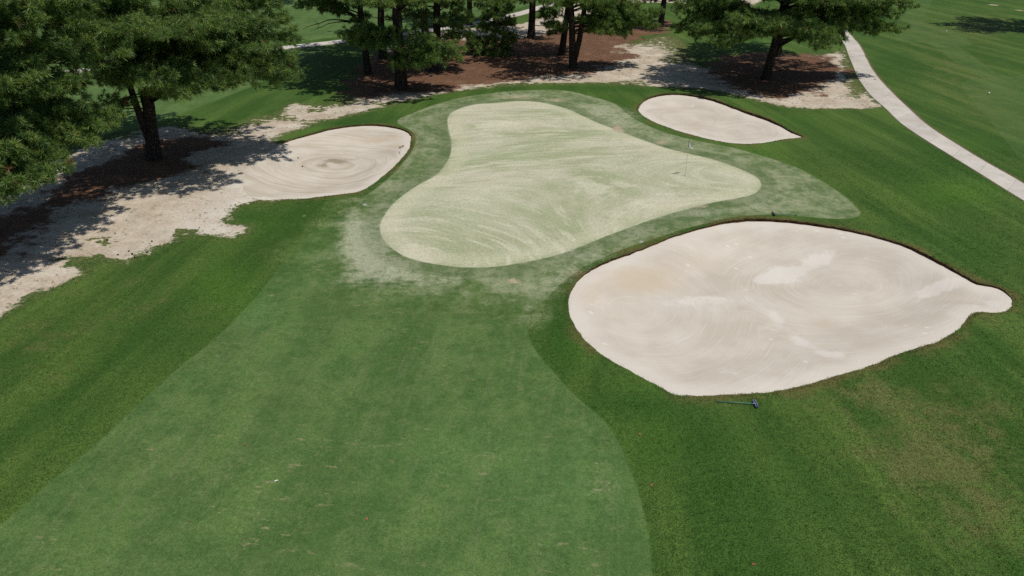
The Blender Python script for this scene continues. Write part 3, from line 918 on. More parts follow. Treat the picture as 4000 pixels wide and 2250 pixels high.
def grass_fringe(name, P3, nrm, per_m, hgt, parent, spread=.10, seed=1, lean=.5):
    r = np.random.default_rng(seed)
    Q = np.roll(P3, -1, 0)
    L = np.linalg.norm(Q - P3, axis=1)
    n = (L * per_m).astype(int) + (r.random(len(L)) < (L * per_m) % 1)
    i = np.repeat(np.arange(len(P3)), n)
    t = r.random(len(i))[:, None]
    p = P3[i] * (1 - t) + Q[i] * t
    out = np.column_stack([nrm[i], np.zeros(len(i))])
    p = p + out * r.uniform(-.03, spread, (len(i), 1))
    d = r.normal(0, .35, (len(i), 3)) + np.array([0, 0, 1.0]) - out * lean * r.random((len(i), 1))
    d /= np.linalg.norm(d, axis=1)[:, None]
    h = hgt * r.uniform(.45, 1.2, (len(i), 1))
    s = np.cross(d, r.normal(0, 1, d.shape))
    s /= np.linalg.norm(s, axis=1)[:, None]
    w = .009
    V = np.stack([p - s * w - [0, 0, .01], p + s * w - [0, 0, .01], p + d * h], 1).reshape(-1, 3)
    F = np.arange(len(V)).reshape(-1, 3)
    tint = np.repeat(r.random(len(i)), 3)
    o = mesh_obj(name, V, F, M['blade'], parent, attrs={'tint': tint})
    o['kind'] = 'stuff'
    return o


def blade_mat():
    mat = newmat('grass_blade')
    T = NT(mat)
    tint = T.attr('tint')
    c = T.mix(T.sstep(tint, .0, .65), (.048, .104, .020), (.112, .180, .042))
    c = T.mix(T.mul(T.attr('deep'), .8), c, (.036, .108, .018))
    c = T.mix(T.mul(T.attr('dry'), T.sstep(T.noise(T.pos(), 1.3, 4, .65), .35, .65)), c, (.200, .190, .080))
    c = T.mix(T.mul(T.attr('lush'), .7), c, (.105, .22, .034))
    c = T.mix(T.sstep(tint, .72, .95), c, (.200, .165, .075))
    c = T.mix(1.0, c, (.70, .73, .66), 'MULTIPLY')
    T.finish(c, .8, spec=.2)
    return mat


M['blade'] = blade_mat()


def bunker(key, mat, depth, lipmax, label):
    poly = OUT[key]
    d = SD[key]
    nrm, far, opened = lip_height(poly)
    # lip at the nearest outline point for every sand vertex
    f = F3[REG == idx[key]]
    used, inv = np.unique(f.ravel(), return_inverse=True)
    P = V2[used]
    dd = np.clip(d[used], 0, 99)
    near = np.array([np.argmin(((poly - p) ** 2).sum(1)) for p in P])
    lipv = .012 + lipmax * far[near]
    lipv[opened[near]] = .004
    rim_z = land(poly)
    zrim = rim_z[near]
    # wide weighted rim height so that the floor has no creases
    cz = ZL[used]
    wgt = smooth01(dd / 2.5)
    z = zrim * (1 - wgt) + np.mean(rim_z) * wgt - lipv * (1 - .3 * wgt)
    z = z - depth * smooth01(dd / 3.2) + .05 * vnoise(P, .12, 11) * wgt
    edge = dd < 1e-3
    z[edge] = (zrim - lipv)[edge]
    SANDLEV[key] = (P, z)
    att = {k: v[used] for k, v in ATT.items()}
    att['sd_self'] = np.where(opened[near], 5.0, dd)
    o = mesh_obj('sand_bunker', np.column_stack([P, z]), inv.reshape(-1, 3), mat, smooth=True, attrs=att)
    tag(o, label, 'bunker', kind='structure')
    # soil lip
    n = len(poly)
    li = .012 + lipmax * far
    r = np.random.default_rng(3)
    jag = np.convolve(np.concatenate([r.normal(0, .022, n)] * 2), np.ones(2) / 2, 'same')[:n]
    top = np.column_stack([poly - nrm * (.002 + .02 * far)[:, None], rim_z + .014 * far - .004])
    midp = np.column_stack([poly + nrm * (.03 * far)[:, None], rim_z - li * .5])
    bot = np.column_stack([poly - nrm * (.02 + np.abs(jag))[:, None], rim_z - li - .03])
    back = np.column_stack([poly + nrm * (.01 + .05 * far)[:, None], rim_z + .008 * far - .006])
    V = np.concatenate([back, top, midp, bot])
    F = []
    for i in range(n):
        j = (i + 1) % n
        if opened[i] or opened[j]:
            continue
        for k in range(3):
            F.append((k * n + i, k * n + j, (k + 1) * n + j, (k + 1) * n + i))
    mesh_obj('soil_lip', V, F, M['soil'], o, smooth=False)
    rim3 = np.column_stack([poly, rim_z])
    grass_fringe('rim_grass', rim3, nrm, np.where(opened, 0, np.clip(90 + 120 * vnoise(poly, .35, 14), 10, 200)), .06, o, spread=.20, seed=len(poly))
    return o


SANDLEV = {}


def sand_z(key, p):
    P_, Z_ = SANDLEV[key]
    d = ((P_ - np.asarray(p)) ** 2).sum(1)
    k = np.argsort(d)[:3]
    w = 1 / (d[k] + 1e-4)
    return float((Z_[k] * w).sum() / w.sum())


bunker('bunker_near', M['sand_near'], .55, .13, 'largest sand bunker, raked pale sand, bulging towards the fairway')
bunker('bunker_left', M['sand_left'], .42, .15, 'sand bunker with swirled rake rings beside the pine straw bed')
bunker('bunker_far', M['sand_far'], .40, .15, 'small oval sand bunker between the green and the cart path')


# ------------------------------------------------------------------ cart paths of cast slabs
def cart_path(L, R, name, length, cut=0.014):
    le = outline(L, closed=False, step=.1)
    re_ = outline(R, closed=False, step=.1)

    def res(q, n):
        s = np.concatenate([[0], np.cumsum(np.linalg.norm(np.diff(q, axis=0), axis=1))])
        t = np.linspace(0, s[-1], n)
        return np.stack([np.interp(t, s, q[:, 0]), np.interp(t, s, q[:, 1])], 1)
    total = np.linalg.norm(np.diff(le, axis=0), axis=1).sum()
    n = max(3, int(total / length))
    m = 5
    A, B = res(le, n * m + 1), res(re_, n * m + 1)
    zA, zB = land(A), land(B)
    # bed under the slabs
    o2 = 0.03 * (B - A) / np.linalg.norm(B - A, axis=1)[:, None]
    V = np.concatenate([np.column_stack([A - o2, zA + .006]), np.column_stack([B + o2, zB + .006])])
    k = n * m + 1
    F = [(i, k + i, k + i + 1, i + 1) for i in range(k - 1)]
    base = tag(mesh_obj(name, V, F, M['path_base']), kind='structure')
    for s in range(n):
        i = np.arange(s * m, s * m + m + 1)
        a, bb = A[i].copy(), B[i].copy()
        za, zb = zA[i], zB[i]
        ta, tb = (a[1] - a[0]) / np.linalg.norm(a[1] - a[0]), (bb[1] - bb[0]) / np.linalg.norm(bb[1] - bb[0])
        a[0] += ta * cut; bb[0] += tb * cut
        ta, tb = (a[-1] - a[-2]) / np.linalg.norm(a[-1] - a[-2]), (bb[-1] - bb[-2]) / np.linalg.norm(bb[-1] - bb[-2])
        a[-1] -= ta * cut; bb[-1] -= tb * cut
        q = m + 1
        dz = rng.normal(0, .003)
        top = np.concatenate([np.column_stack([a, za + .028 + dz]), np.column_stack([bb, zb + .028 + dz])])
        bot = top - [0, 0, .09]
        V = np.concatenate([top, bot])
        F = [(j, q + j, q + j + 1, j + 1) for j in range(m)]
        F += [(j, j + 1, 2 * q + j + 1, 2 * q + j) for j in range(m)]
        F += [(q + j + 1, q + j, 3 * q + j, 3 * q + j + 1) for j in range(m)]
        F += [(0, 2 * q, 3 * q, q), (m, q + m, 3 * q + m, 2 * q + m)]
        mesh_obj('slab', V, F, M['concrete'], base)
    return base


cart_path(PATH_L, PATH_R, 'cart_path', 3.0)
cart_path(FPATH_L, FPATH_R, 'cart_path', 3.4)


# ------------------------------------------------------------------ pines
def tuft_templates(n_needles, length, r):
    out = []
    for _ in range(6):
        th = np.arccos(r.uniform(-.15, .97, n_needles))
        ph = r.uniform(0, 2 * np.pi, n_needles)
        d = np.stack([np.sin(th) * np.cos(ph), np.sin(th) * np.sin(ph), np.cos(th)], 1)
        base = np.stack([np.zeros(n_needles), np.zeros(n_needles), r.uniform(-.08, .06, n_needles)], 1)
        L = length * r.uniform(.75, 1.1, (n_needles, 1))
        s = np.cross(d, r.normal(0, 1, d.shape))
        s /= np.linalg.norm(s, axis=1)[:, None]
        out.append((base, d * L, s))
    return out


class Pine:
    def __init__(self, seed):
        self.r = np.random.default_rng(seed)
        self.rnd = random.Random(seed)
        self.trunk, self.wood = Geo(), Geo()
        self.tp, self.td, self.ts = [], [], []
        self.dead = []

    def trunk_line(self, pts, r0, r1, flare=1.25, sides=14, n=16):
        P = np.array(pts, float)
        t = np.linspace(0, 1, n)
        s = np.linspace(0, 1, len(P))
        Q = np.stack([np.interp(t, s, P[:, k]) for k in range(3)], 1)
        Q[1:-1, :2] += self.r.normal(0, .03, (n - 2, 2))
        rad = r0 + (r1 - r0) * t
        hgt = Q[:, 2] - Q[0, 2]
        rad = rad * (1 + (flare - 1) * np.exp(-hgt / .5))
        # extra rings at the foot for the flare
        foot = [Q[0] - [0, 0, .25], Q[0], Q[0] * .8 + Q[1] * .2, Q[0] * .5 + Q[1] * .5]
        frad = [rad[0] * 1.12, rad[0] * 1.02, rad[0] * .93, (rad[0] * .8 + rad[1] * .2) * .92]
        self.trunk.tube(list(foot) + list(Q[1:]), frad + list(rad[1:]), sides)
        self.Q, self.rad = Q, rad
        return self

    def at(self, z):
        k = np.interp(z, self.Q[:, 2], np.arange(len(self.Q)))
        i = int(min(k, len(self.Q) - 2))
        f = k - i
        return self.Q[i] * (1 - f) + self.Q[i + 1] * f

    def tuft(self, p, d, s=1.0):
        self.tp.append(p)
        self.td.append(d)
        self.ts.append(s)

    def limb(self, start, end, r0=.06, leaf=1.0, droop=.0, from_t=.30, dens=1.0, size=1.0, bare=False):
        R = self.r
        a, b = np.array(start, float), np.array(end, float)
        L = np.linalg.norm(b - a)
        ctrl = (a + b) / 2 + np.array([0, 0, L * (.10 + droop)]) + R.normal(0, .05 * L, 3)
        n = 8
        t = np.linspace(0, 1, n)[:, None]
        C = (1 - t) ** 2 * a + 2 * t * (1 - t) * ctrl + t ** 2 * b
        C[1:-1] += R.normal(0, .025 * L / 2, (n - 2, 3))
        if not bare:
            self.wood.tube(C, list(np.linspace(r0, .012, n)), 6)
        else:
            dg = Geo()
            dg.tube(C, list(np.linspace(r0, .018, n)), 6)
            self.dead.append(dg)
            for k in range(5):
                tt = R.uniform(.35, .95)
                p = C[int(tt * (n - 1))]
                q = p + R.normal(0, .35, 3) + (b - a) / L * .3
                dg.tube([p, (p + q) / 2 + R.normal(0, .04, 3), q], [.022, .016, .008], 5)
            return
        axis = (b - a) / L
        side = np.cross(axis, [0, 0, 1.0])
        side /= np.linalg.norm(side) + 1e-9
        ns = max(5, int(L * 2.6 * dens))
        for k in range(ns):
            tt = from_t + (1 - from_t) * (k + R.random()) / ns
            x = tt * (n - 1)
            i = int(min(x, n - 2))
            p = C[i] * (1 - (x - i)) + C[i + 1] * (x - i)
            sgn = 1 if k % 2 else -1
            sl = min(2.1, L * .42) * (1.12 - .75 * tt) * R.uniform(.7, 1.2) + .3
            d = side * sgn * R.uniform(.55, 1.0) + axis * R.uniform(.35, .9) + np.array([0, 0, R.uniform(-.10, .38) - droop * .3])
            d /= np.linalg.norm(d)
            q = p + d * sl
            q[2] += R.uniform(-.05, .12) * sl
            mdl = (p + q) / 2 + R.normal(0, .05, 3)
            self.wood.tube([p, mdl, q], [max(.012, r0 * .33), .014, .007], 5, cap=False)
            m = max(3, int(sl * 5.4 * leaf))
            for j in range(m):
                f = .25 + .75 * (j + R.random() * .8) / m
                c = p + (q - p) * f + R.normal(0, .14, 3) + np.array([0, 0, .08])
                dd = d * .7 + R.normal(0, .45, 3) + np.array([0, 0, .55])
                self.tuft(c, dd / np.linalg.norm(dd), size * R.uniform(.75, 1.2))
            self.tuft(q, (d + [0, 0, .3]) / np.linalg.norm(d + [0, 0, .3]), size * 1.1)
        for k in range(3):
            self.tuft(b + R.normal(0, .12, 3), axis * .8 + [0, 0, .5], size)

    def crown(self, z0, z1, reach, n, leaf=1.0, dens=1.0, size=1.0, top=1.6):
        """whorls of limbs up the trunk, longest in the middle"""
        R = self.r
        az = R.uniform(0, 6.28)
        for k in range(n):
            f = (k + .5) / n
            z = z0 + (z1 - z0) * f ** .92
            az += 2.4 + R.normal(0, .35)
            prof = (.62 + 1.2 * f * (1.15 - f)) if f < .75 else (1.0 - (f - .75) / .25 * .62)
            ln = reach * prof * R.uniform(.75, 1.15)
            s = self.at(z)
            e = s + np.array([math.cos(az) * ln, math.sin(az) * ln, ln * (R.uniform(-.02, .22) + .55 * f ** 3)])
            self.limb(s, e, .035 + .012 * ln, leaf, 0, .28, dens, size)
        tip = self.Q[-1]
        for k in range(14):
            self.tuft(tip + R.normal(0, .3, 3), np.array([0, 0, 1.0]), size * 1.1)

    def build(self, base, label, group, needles=24, length=.31, width=.019, name='pine_tree', brown=0.0):
        r = self.r
        e = empty(name, base)
        off = np.array(base)
        tV = np.array(self.trunk.V) - off
        mesh_obj('trunk', tV, self.trunk.F, M['bark'], e, smooth=True)
        if self.wood.V:
            mesh_obj('branches', np.array(self.wood.V) - off, self.wood.F, M['bark'], e, smooth=True)['kind'] = 'stuff'
        for g_ in self.dead:
            mesh_obj('dead_branch', np.array(g_.V) - off, g_.F, M['bark'], e, smooth=True)
        if self.tp:
            P, D, S = np.array(self.tp) - off, np.array(self.td), np.array(self.ts)
            D /= np.linalg.norm(D, axis=1)[:, None]
            X = np.cross(D, r.normal(0, 1, D.shape))
            X /= np.linalg.norm(X, axis=1)[:, None]
            Y = np.cross(D, X)
            Vs, tints = [], []
            tint0 = np.clip(r.normal(.40, .25, len(P)), 0, 1)
            tint0[r.random(len(P)) < brown] = 1.7
            # high up, well above what a camera here takes in, fewer and broader needles do
            W = P + off
            high = (CAM_H - W[:, 2]) / np.maximum(W[:, 1], 1) < .075
            for lod, (nn, wd) in enumerate(((needles, width), (11, width * 2.6))):
                tmpl = tuft_templates(nn, length, r)
                which = r.integers(0, len(tmpl), len(P))
                for w, (bs, dl, sd) in enumerate(tmpl):
                    m = (which == w) & (high == bool(lod))
                    if not m.any():
                        continue
                    B = np.stack([X[m], Y[m], D[m]], 1)            # rows are local axes
                    sc = S[m][:, None, None]
                    b3 = np.einsum('nk,mkj->mnj', bs, B) * sc + P[m][:, None]
                    d3 = np.einsum('nk,mkj->mnj', dl, B) * sc
                    s3 = np.einsum('nk,mkj->mnj', sd, B) * wd
                    tri = np.stack([b3 + d3 * .12 - s3, b3 + d3 * .12 + s3, b3 + d3], 2)
                    tri[:, :, 2, 2] -= .03 * sc[:, :, 0]
                    Vs.append(tri.reshape(-1, 3))
                    tints.append(np.repeat(tint0[m], nn * 3))
            V = np.concatenate(Vs)
            mesh_obj('crown', V, np.arange(len(V)).reshape(-1, 3), M['needles'], e, attrs={'tint': np.concatenate(tints)})
        tag(e, label, 'tree', group)
        return e


GRP = 'tall pines in the pine straw beds'


def foot(u, v):
    p = px(u, v)
    z = float(land(p[None])[0])
    return np.array([p[0], p[1], z])


def pine(u, v, H, r0, top=(0, 0), seed=1, mids=None):
    """trunk from its foot in the photograph; top = sideways lean in metres"""
    b = foot(u, v)
    t = Pine(seed)
    pts = [b]
    if mids:
        for mu, mv in mids:
            q = pxY(mu, mv, b[1])
            pts.append(q)
    last = pts[-1]
    # even spacing up to the tip
    endp = np.array([b[0] + top[0], b[1] + top[1], b[2] + H])
    if mids:
        zz = [p[2] for p in pts]
        P = np.array(pts + [endp])
        zs = np.linspace(b[2], b[2] + H, 17)
        P = np.stack([np.interp(zs, P[:, 2], P[:, 0]), np.interp(zs, P[:, 2], P[:, 1]), zs], 1)
        t.trunk_line(P, r0, .07, n=17)
    else:
        t.trunk_line([b, endp], r0, .07)
    t.base = b
    return t


def limbs_px(t, items, rise=.25, **kw):
    """limbs whose tips show at the given pixels; third number: metres nearer (-) or farther (+) than the trunk"""
    for it in items:
        u, v, dy = it[:3]
        e = pxY(u, v, t.base[1] + dy)
        ln = math.hypot(e[0] - t.base[0], e[1] - t.base[1])
        z = max(t.base[2] + 1.5, e[2] - ln * ((it[3] if len(it) > 3 else rise) + float(t.r.uniform(-.02, .16))))
        s = t.at(z)
        t.limb(s, e, .03 + .011 * ln, **kw)


# big forked pine left of the swirled bunker
t1 = pine(600, 620, 19, .46, top=(-1.6, .5), seed=21, mids=[(590, 500), (578, 380)])
fork0 = t1.at(t1.base[2] + 1.0) + np.array([-.12, -.05, 0])
fk = pxY(556, 478, t1.base[1] - .3), pxY(529, 402, t1.base[1] - .5), pxY(503, 320, t1.base[1] - .5), pxY(480, 180, t1.base[1] - .4)
t1.trunk.tube([fork0, *fk, fk[-1] + np.array([-.8, .2, 4.5])], [.26, .24, .21, .19, .16, .05], 10)
limbs_px(t1, [(1150, 300, -.5, .05), (1120, 240, .5, .1), (1140, 160, 1, .1), (1110, 90, 0, .15), (1000, 330, -1.5, .0), (890, 335, -1, -.02), (960, 270, -2, .05), (800, 330, -2.5, .05), (1040, 200, -2, .1), (1080, 320, 1, .0),
              (760, 365, -7, .05), (700, 300, -5, .1), (620, 335, -7.5, .05), (900, 335, -5, .02), (470, 340, -6.5, .05), (900, 225, 7, .1), (700, 210, 8, .1), (1050, 215, 6, .08), (500, 230, 7, .1), (800, 250, 5, .05), (390, 240, 5, .1), (560, 260, -4.5, .1), (680, 380, -2, 0), (500, 300, -3.5, .1), (430, 330, -2.5, .05), (460, 230, -3, .1), (380, 260, -1, .1)], dens=1.15, leaf=1.1)
limbs_px(t1, [(950, 110, -2, .15), (850, 180, -3, .15), (1040, 40, 1, .15), (760, 120, -3.5, .2), (650, 170, -4, .2), (560, 120, -4, .2), (430, 130, -3, .2), (880, 40, -2, .2), (340, 150, -1, .2), (720, 30, -3, .2), (500, 30, -3.5, .2), (1000, -40, 0, .2), (1080, 10, 2, .2), (900, 230, 3, .1), (700, 200, 3, .1)], dens=1.15, leaf=1.1)
limbs_px(t1, [(470, 420, -1.5, -.15), (420, 400, -2, -.12)], droop=-.1, dens=.55, leaf=.7)
limbs_px(t1, [(450, 400, -1.2, -.1), (395, 440, -1.0, -.1)], bare=True)
limbs_px(t1, [(720, 140, -8, .2), (930, 110, -7, .2), (520, 130, -8, .2), (330, 60, -5, .2), (260, 110, -7, .2), (350, 190, -8.5, .15), (230, 210, -6, .15), (420, 240, -9, .12)], dens=1.1)
t1.crown(t1.base[2] + 9.6, t1.base[2] + 18.6, 7.6, 40)
t1.build(t1.base, 'large pine with a forked trunk rising beside the bunker with swirled sand', GRP, needles=34, length=.34, width=.021, brown=.012)

# pine whose trunk stands left of the picture; its low boughs reach in
t0 = pine(-150, 960, 18, .45, top=(-.5, .3), seed=33)
limbs_px(t0, [(300, 330, 2, .05), (330, 420, 2.5, .05), (390, 500, 2.5, .0), (340, 560, 1.5, .0), (255, 600, .5, .0), (200, 690, -1.5, .0), (120, 640, -1.5, .05), (60, 720, -3, .0), (25, 775, -4, .0), (110, 460, .5, .1), (210, 360, 1, .1), (40, 560, -2, .1), (170, 560, 0, .05),
              (20, 410, -1, .1), (150, 260, 1, .15), (260, 200, 2, .15), (60, 170, 0, .2), (160, 80, 1, .2), (20, 40, 0, .2), (300, 100, 3, .2), (230, 30, 2, .2), (300, 250, 4, .1), (90, 330, -1, .15), (10, 640, -3, .05), (220, 470, 2.5, .05), (130, 720, -3, 0), (-40, 600, -3, .1), (-80, 760, -4, .05), (340, 20, 3, .2), (200, 300, 7, .1), (320, 330, 8, .08), (100, 250, 7, .1), (300, 460, 5, .03), (420, 470, 4, .02), (330, 540, 3.5, .0)], dens=1.15, leaf=1.1)
limbs_px(t0, [(150, 480, 3, .1), (200, 520, 3, .1)], bare=True)
t0.crown(t0.base[2] + 8.5, t0.base[2] + 17.6, 8.6, 42)
t0.build(t0.base, 'pine with low yellow green boughs over the sandy ground, its trunk out of sight', GRP, needles=34, length=.34, width=.020, brown=.012)

# the stand behind the green
def stand(u, v, H, r0, seed, label, limbs=(), top=(0, 0), mids=None, z0=.40, reach=6.4, n=32, leaf=1.0, bare=(), dens=1.0, kw=None):
    t = pine(u, v, H, r0, top, seed, mids)
    limbs_px(t, limbs, leaf=1.05, dens=dens)
    if bare:
        limbs_px(t, bare, bare=True)
    t.crown(t.base[2] + H * z0, t.base[2] + H * .98, reach, n, leaf)
    return t.build(t.base, label, GRP, needles=30, length=.37, width=.025, brown=.008)


stand(1438, 287, 19, .36, 41, 'slim pine leaning left with a bare dead branch, behind the sandy strip', [(1385, 85, -.5, .1), (1340, 15, 0, .2), (1260, 20, 0, .2), (1180, 30, 1, .15), (1220, 0, -1, .2), (1300, 40, 1, .15)], top=(-1.8, .4), mids=[(1405, 0)], z0=.36, bare=[(1238, 113, -.6, -.12), (1185, 112, -.3, -.10)])
stand(1495, 228, 20, .42, 42, 'dark pine standing between the leaning slim pine and the thick pine', [(1420, 60, 0, .1), (1540, 30, 1, .2), (1430, 110, -.5, .0), (1560, 70, 1, .1), (1390, 20, 0, .15)], top=(-.5, 0), mids=[(1487, 0)], z0=.32)
stand(1567, 346, 21, .55, 43, 'thickest pine behind the green with tiers of bright low boughs', [(1350, 145, -1, -.05), (1395, 160, -2, .0), (1450, 150, -2.5, 0), (1500, 165, -2, 0), (1540, 140, -2, 0), (1630, 180, -2, 0), (1700, 190, -1.5, 0), (1780, 205, -1, 0), (1730, 245, -2, -.05), (1660, 230, -2, 0), (1600, 250, -2.5, 0), (1555, 240, -2, .05), (1790, 230, -1, -.05), (1680, 160, 1, 0), (1420, 130, 1, 0), (1510, 190, -3, 0), (1640, 260, -3, -.03), (1370, 165, -1.5, -.05), (1430, 180, -2.5, -.02), (1575, 265, -3, -.02), (1690, 225, -2.5, -.02), (1750, 190, -.5, 0), (1610, 215, -3, 0), (1470, 140, -1, 0), (1650, 15, -6.5, .15), (1480, 15, -7, .15), (1750, -5, -6, .15), (1400, 5, -6, .15)], top=(-.4, 0), mids=[(1548, 0)])
stand(1693, 277, 20, .44, 44, 'pine among dark boughs behind the thick pine', [(1640, 60, 0, .1), (1620, 110, -1, 0), (1780, 50, -1, .1), (1800, 110, 0, 0), (1750, 140, -1, 0), (1830, 140, 0, 0), (1730, 90, -2, .05), (1600, 60, 1, .1), (1840, 70, 1, .05), (1780, 150, 1, 0)], top=(.4, 0), mids=[(1706, 130), (1707, 0)], z0=.26)
stand(1663, 160, 19, .46, 45, 'pine by the far cart path seen behind shaded boughs', [(1600, 20, 0, .1), (1740, 30, 0, .1), (1560, 50, 0, .05), (1700, 60, 0, .05), (1620, 70, -1, .05)], top=(-.5, 0), mids=[(1652, 0)], z0=.22)
stand(2075, 147, 20, .46, 46, 'straight dark pine in front of the far cart path', [(2130, 70, -1, .05), (2150, 40, 0, .1), (2040, 5, 0, .2), (2160, 110, -1, 0)], top=(.3, 0), mids=[(2082, 0)], z0=.24, reach=5.0)
stand(2193, 212, 18, .38, 47, 'pine leaning behind the double trunk', [(2140, 95, -1, 0), (2120, 60, 0, .05), (2190, 120, -1, 0), (2150, 130, 0, 0)], top=(1.4, 0), mids=[(2207, 130), (2222, 0)], z0=.30, reach=4.6)
tk = pine(2238, 264, 20, .38, (-.3, 0), 48, [(2234, 110), (2229, 0)])
kf = tk.at(tk.base[2] + .6)
k1, k2 = pxY(2262, 160, tk.base[1]), pxY(2282, 40, tk.base[1])
tk.trunk.tube([kf + [.1, 0, 0], k1, k2, k2 + np.array([1.2, .3, 6])], [.34, .29, .25, .10], 12)
limbs_px(tk, [(2400, 60, -1, .0), (2460, 105, -1, 0), (2520, 90, 0, 0), (2390, 130, -2, -.05), (2440, 140, -1, -.05), (2560, 60, .5, 0), (2330, 40, -1.5, .05), (2360, 95, -2, 0), (2480, 30, 0, .05), (2420, 10, -1, .1), (2540, 110, 0, -.03), (2350, 130, -2, -.05), (2160, 100, -1, 0), (2170, 60, 0, .05), (2300, 80, -2, .05), (2500, 60, -1.5, 0), (2150, 15, -7, .1), (2300, 5, -7, .1), (2050, -5, -6, .1), (2400, 10, -6, .08)], leaf=1.1, dens=1.1)
tk.crown(tk.base[2] + 7.2, tk.base[2] + 19.6, 4.6, 28)
tk.build(tk.base, 'pine with two trunks from one foot on the red brown straw', GRP, needles=30, length=.37, width=.025, brown=.008)
stand(2579, 106, 19, .40, 49, 'pine on the straw between the sandy track and the weedy clearing', [(2520, 5, 0, .1), (2660, 0, 0, .15)], top=(1.0, 0), mids=[(2594, 0)])
tm = pine(2990, 310, 20, .40, (2.0, .3), 50, [(3024, 174), (3047, 70)])
limbs_px(tm, [(2650, 40, 0, 0), (2700, 70, -.5, 0), (2720, 150, -1, -.08), (2650, 120, 0, -.05), (2690, 100, 1, -.03), (2760, 60, 0, 0), (2810, 180, -6.5, -.02), (2850, 140, -5, 0), (2910, 150, -7, 0), (2960, 120, -5, 0), (2800, 110, -2.5, -.03), (2860, 80, 3, 0), (2900, 60, 7, .05), (3100, 55, 8, .05), (3250, 45, 7, .05), (2790, 50, 6, .05), (3000, 60, 5, .05), (2740, 120, -5, 0), (2880, 90, -8, .05), (3010, 110, -8, .05), (3370, 60, 6, .03),
              (3150, 60, -1.5, .05), (3220, 100, -2, 0), (3170, 150, -6, 0), (3220, 185, -7, -.02), (3260, 140, -5, 0), (3120, 120, -7.5, .03), (3300, 60, -1, .05), (3350, 100, -.5, 0), (3400, 50, 0, .05), (3450, 105, 0, 0), (3400, 130, -1, -.03), (3480, 60, .5, .03), (3530, 30, 1, .05), (3350, 20, -1, .1), (3180, 20, -2, .1), (3090, 90, -2.5, .05), (3280, 165, -4.5, -.02), (3500, 120, .5, -.02), (3430, 10, 1, .1)], leaf=1.1, dens=1.1)
limbs_px(tm, [(3300, 10, -8, .12), (3150, 0, -8, .1), (3000, -5, -6.5, .1), (2850, 0, -5, .1), (2700, 10, -2, .1), (3430, 10, -5, .1), (3520, -10, -2, .1)], dens=1.2)
tm.crown(tm.base[2] + 9.2, tm.base[2] + 19.6, 7.0, 38)
tm.build(tm.base, 'leaning pine on the straw bed next to the cart path', GRP, needles=30, length=.37, width=.025, brown=.01)
stand(3037, 222, 18, .38, 51, 'pine close behind the leaning pine by the cart path', [(2980, 60, 0, .05), (3120, 50, 0, .05)], top=(1.0, 0), mids=[(3055, 80)])
stand(1834, 95, 19, .40, 52, 'far pine beside the back fairway behind the dark boughs', [(1880, 20, 0, .1), (1790, 40, 0, .05)], mids=[(1834, 0)])
stand(1938, 100, 19, .42, 53, 'far pine standing behind the small bushy pine', [(1990, 20, 0, .1), (1900, 30, -1, .05), (2010, 10, 0, .1)], mids=[(1941, 0)], reach=4.6)
stand(1066, 22, 18, .40, 54, 'distant pine beyond the back fairway by a patch of bare orange soil', [])
stand(4120, 118, 19, .42, 55, 'pine right of the cart path that shades the tee grass', [], reach=7.0, z0=.40, n=34)
stand(2790, -30, 19, .42, 56, 'distant pine beyond the sandy track', [])
stand(2480, -25, 19, .42, 57, 'distant pine behind the double trunked pine', [])
# small bushy pine
ts = pine(1930, 211, 5.6, .17, (.2, 0), 60)
limbs_px(ts, [(1840, 165, -.5, .1), (1832, 190, -.5, 0), (1880, 238, -1.2, -.05), (1990, 238, -1, -.1), (2012, 150, 0, .1), (2000, 95, .5, .2), (1895, 70, 0, .3), (1965, 55, 0, .3), (1862, 205, -1, 0), (1975, 205, -1, 0), (1930, 120, -1, .2), (1870, 110, -.5, .2), (1990, 170, -.8, .1), (1910, 180, -1.3, .05), (1950, 220, -1.4, -.03), (1930, 60, .3, .3)], leaf=1.15, dens=1.2)
ts.crown(ts.base[2] + 1.2, ts.base[2] + 5.4, 1.9, 18, dens=1.3)
for k in range(20):
    ts.tuft(ts.Q[-1] + ts.r.normal(0, .35, 3), np.array([0, 0, 1.0]))
ts.build(ts.base, 'small bushy young pine with foliage almost down to the straw', GRP, needles=30, length=.36, width=.025)


# ------------------------------------------------------------------ flag, hole
fp = px(2673, 705)
fz = float(land(fp[None])[0])
flag = empty('golf_flag', (fp[0], fp[1], fz))
g = Geo()
g.tube([(0, 0, -.05), (0, 0, 1.2), (0, 0, 1.92)], [.011, .010, .009], 8)
g.obj('flagstick', M['stick'], flag)
g = Geo()
g.tube([(0, 0, 1.88), (0, 0, 2.30)], [.017, .017], 8)
g.lathe([(.012, 2.30), (.019, 2.315), (.012, 2.33)], 8)
g.obj('sleeve', M['flag_sleeve'], flag)
nu, nv = 12, 8
V, F = [], []
for i in range(nu + 1):
    for j in range(nv + 1):
        s, h = i / nu, j / nv
        x = .018 + .36 * s ** .9 * (.55 + .45 * (1 - h))
        y = .22 * s + .035 * math.sin(s * 7 + h * 1.5) * s
        z = 1.90 + .36 * h - s * (.20 + .24 * h) - .03 * math.sin(s * 3)
        V.append((x, y, z))
for i in range(nu):
    for j in range(nv):
        q = i * (nv + 1) + j
        F.append((q, q + nv + 1, q + nv + 2, q + 1))
cl = mesh_obj('flag_cloth', V, F, M['white_cloth'], flag, smooth=True)
EV, EF = [], []
for i in range(5, 8):
    for j in range(3, 6):
        if (i, j) in ((5, 3), (7, 5)):
            continue
        q = i * (nv + 1) + j
        ids = (q, q + nv + 1, q + nv + 2, q + 1)
        b = len(EV)
        EV += [(V[k][0], V[k][1] - .006, V[k][2]) for k in ids]
        EF.append((b, b + 1, b + 2, b + 3))
mesh_obj('emblem', EV, EF, M['emblem'], cl)
tag(flag, 'white golf flag with a small dark emblem on a thin stick in the putting green', 'flag')
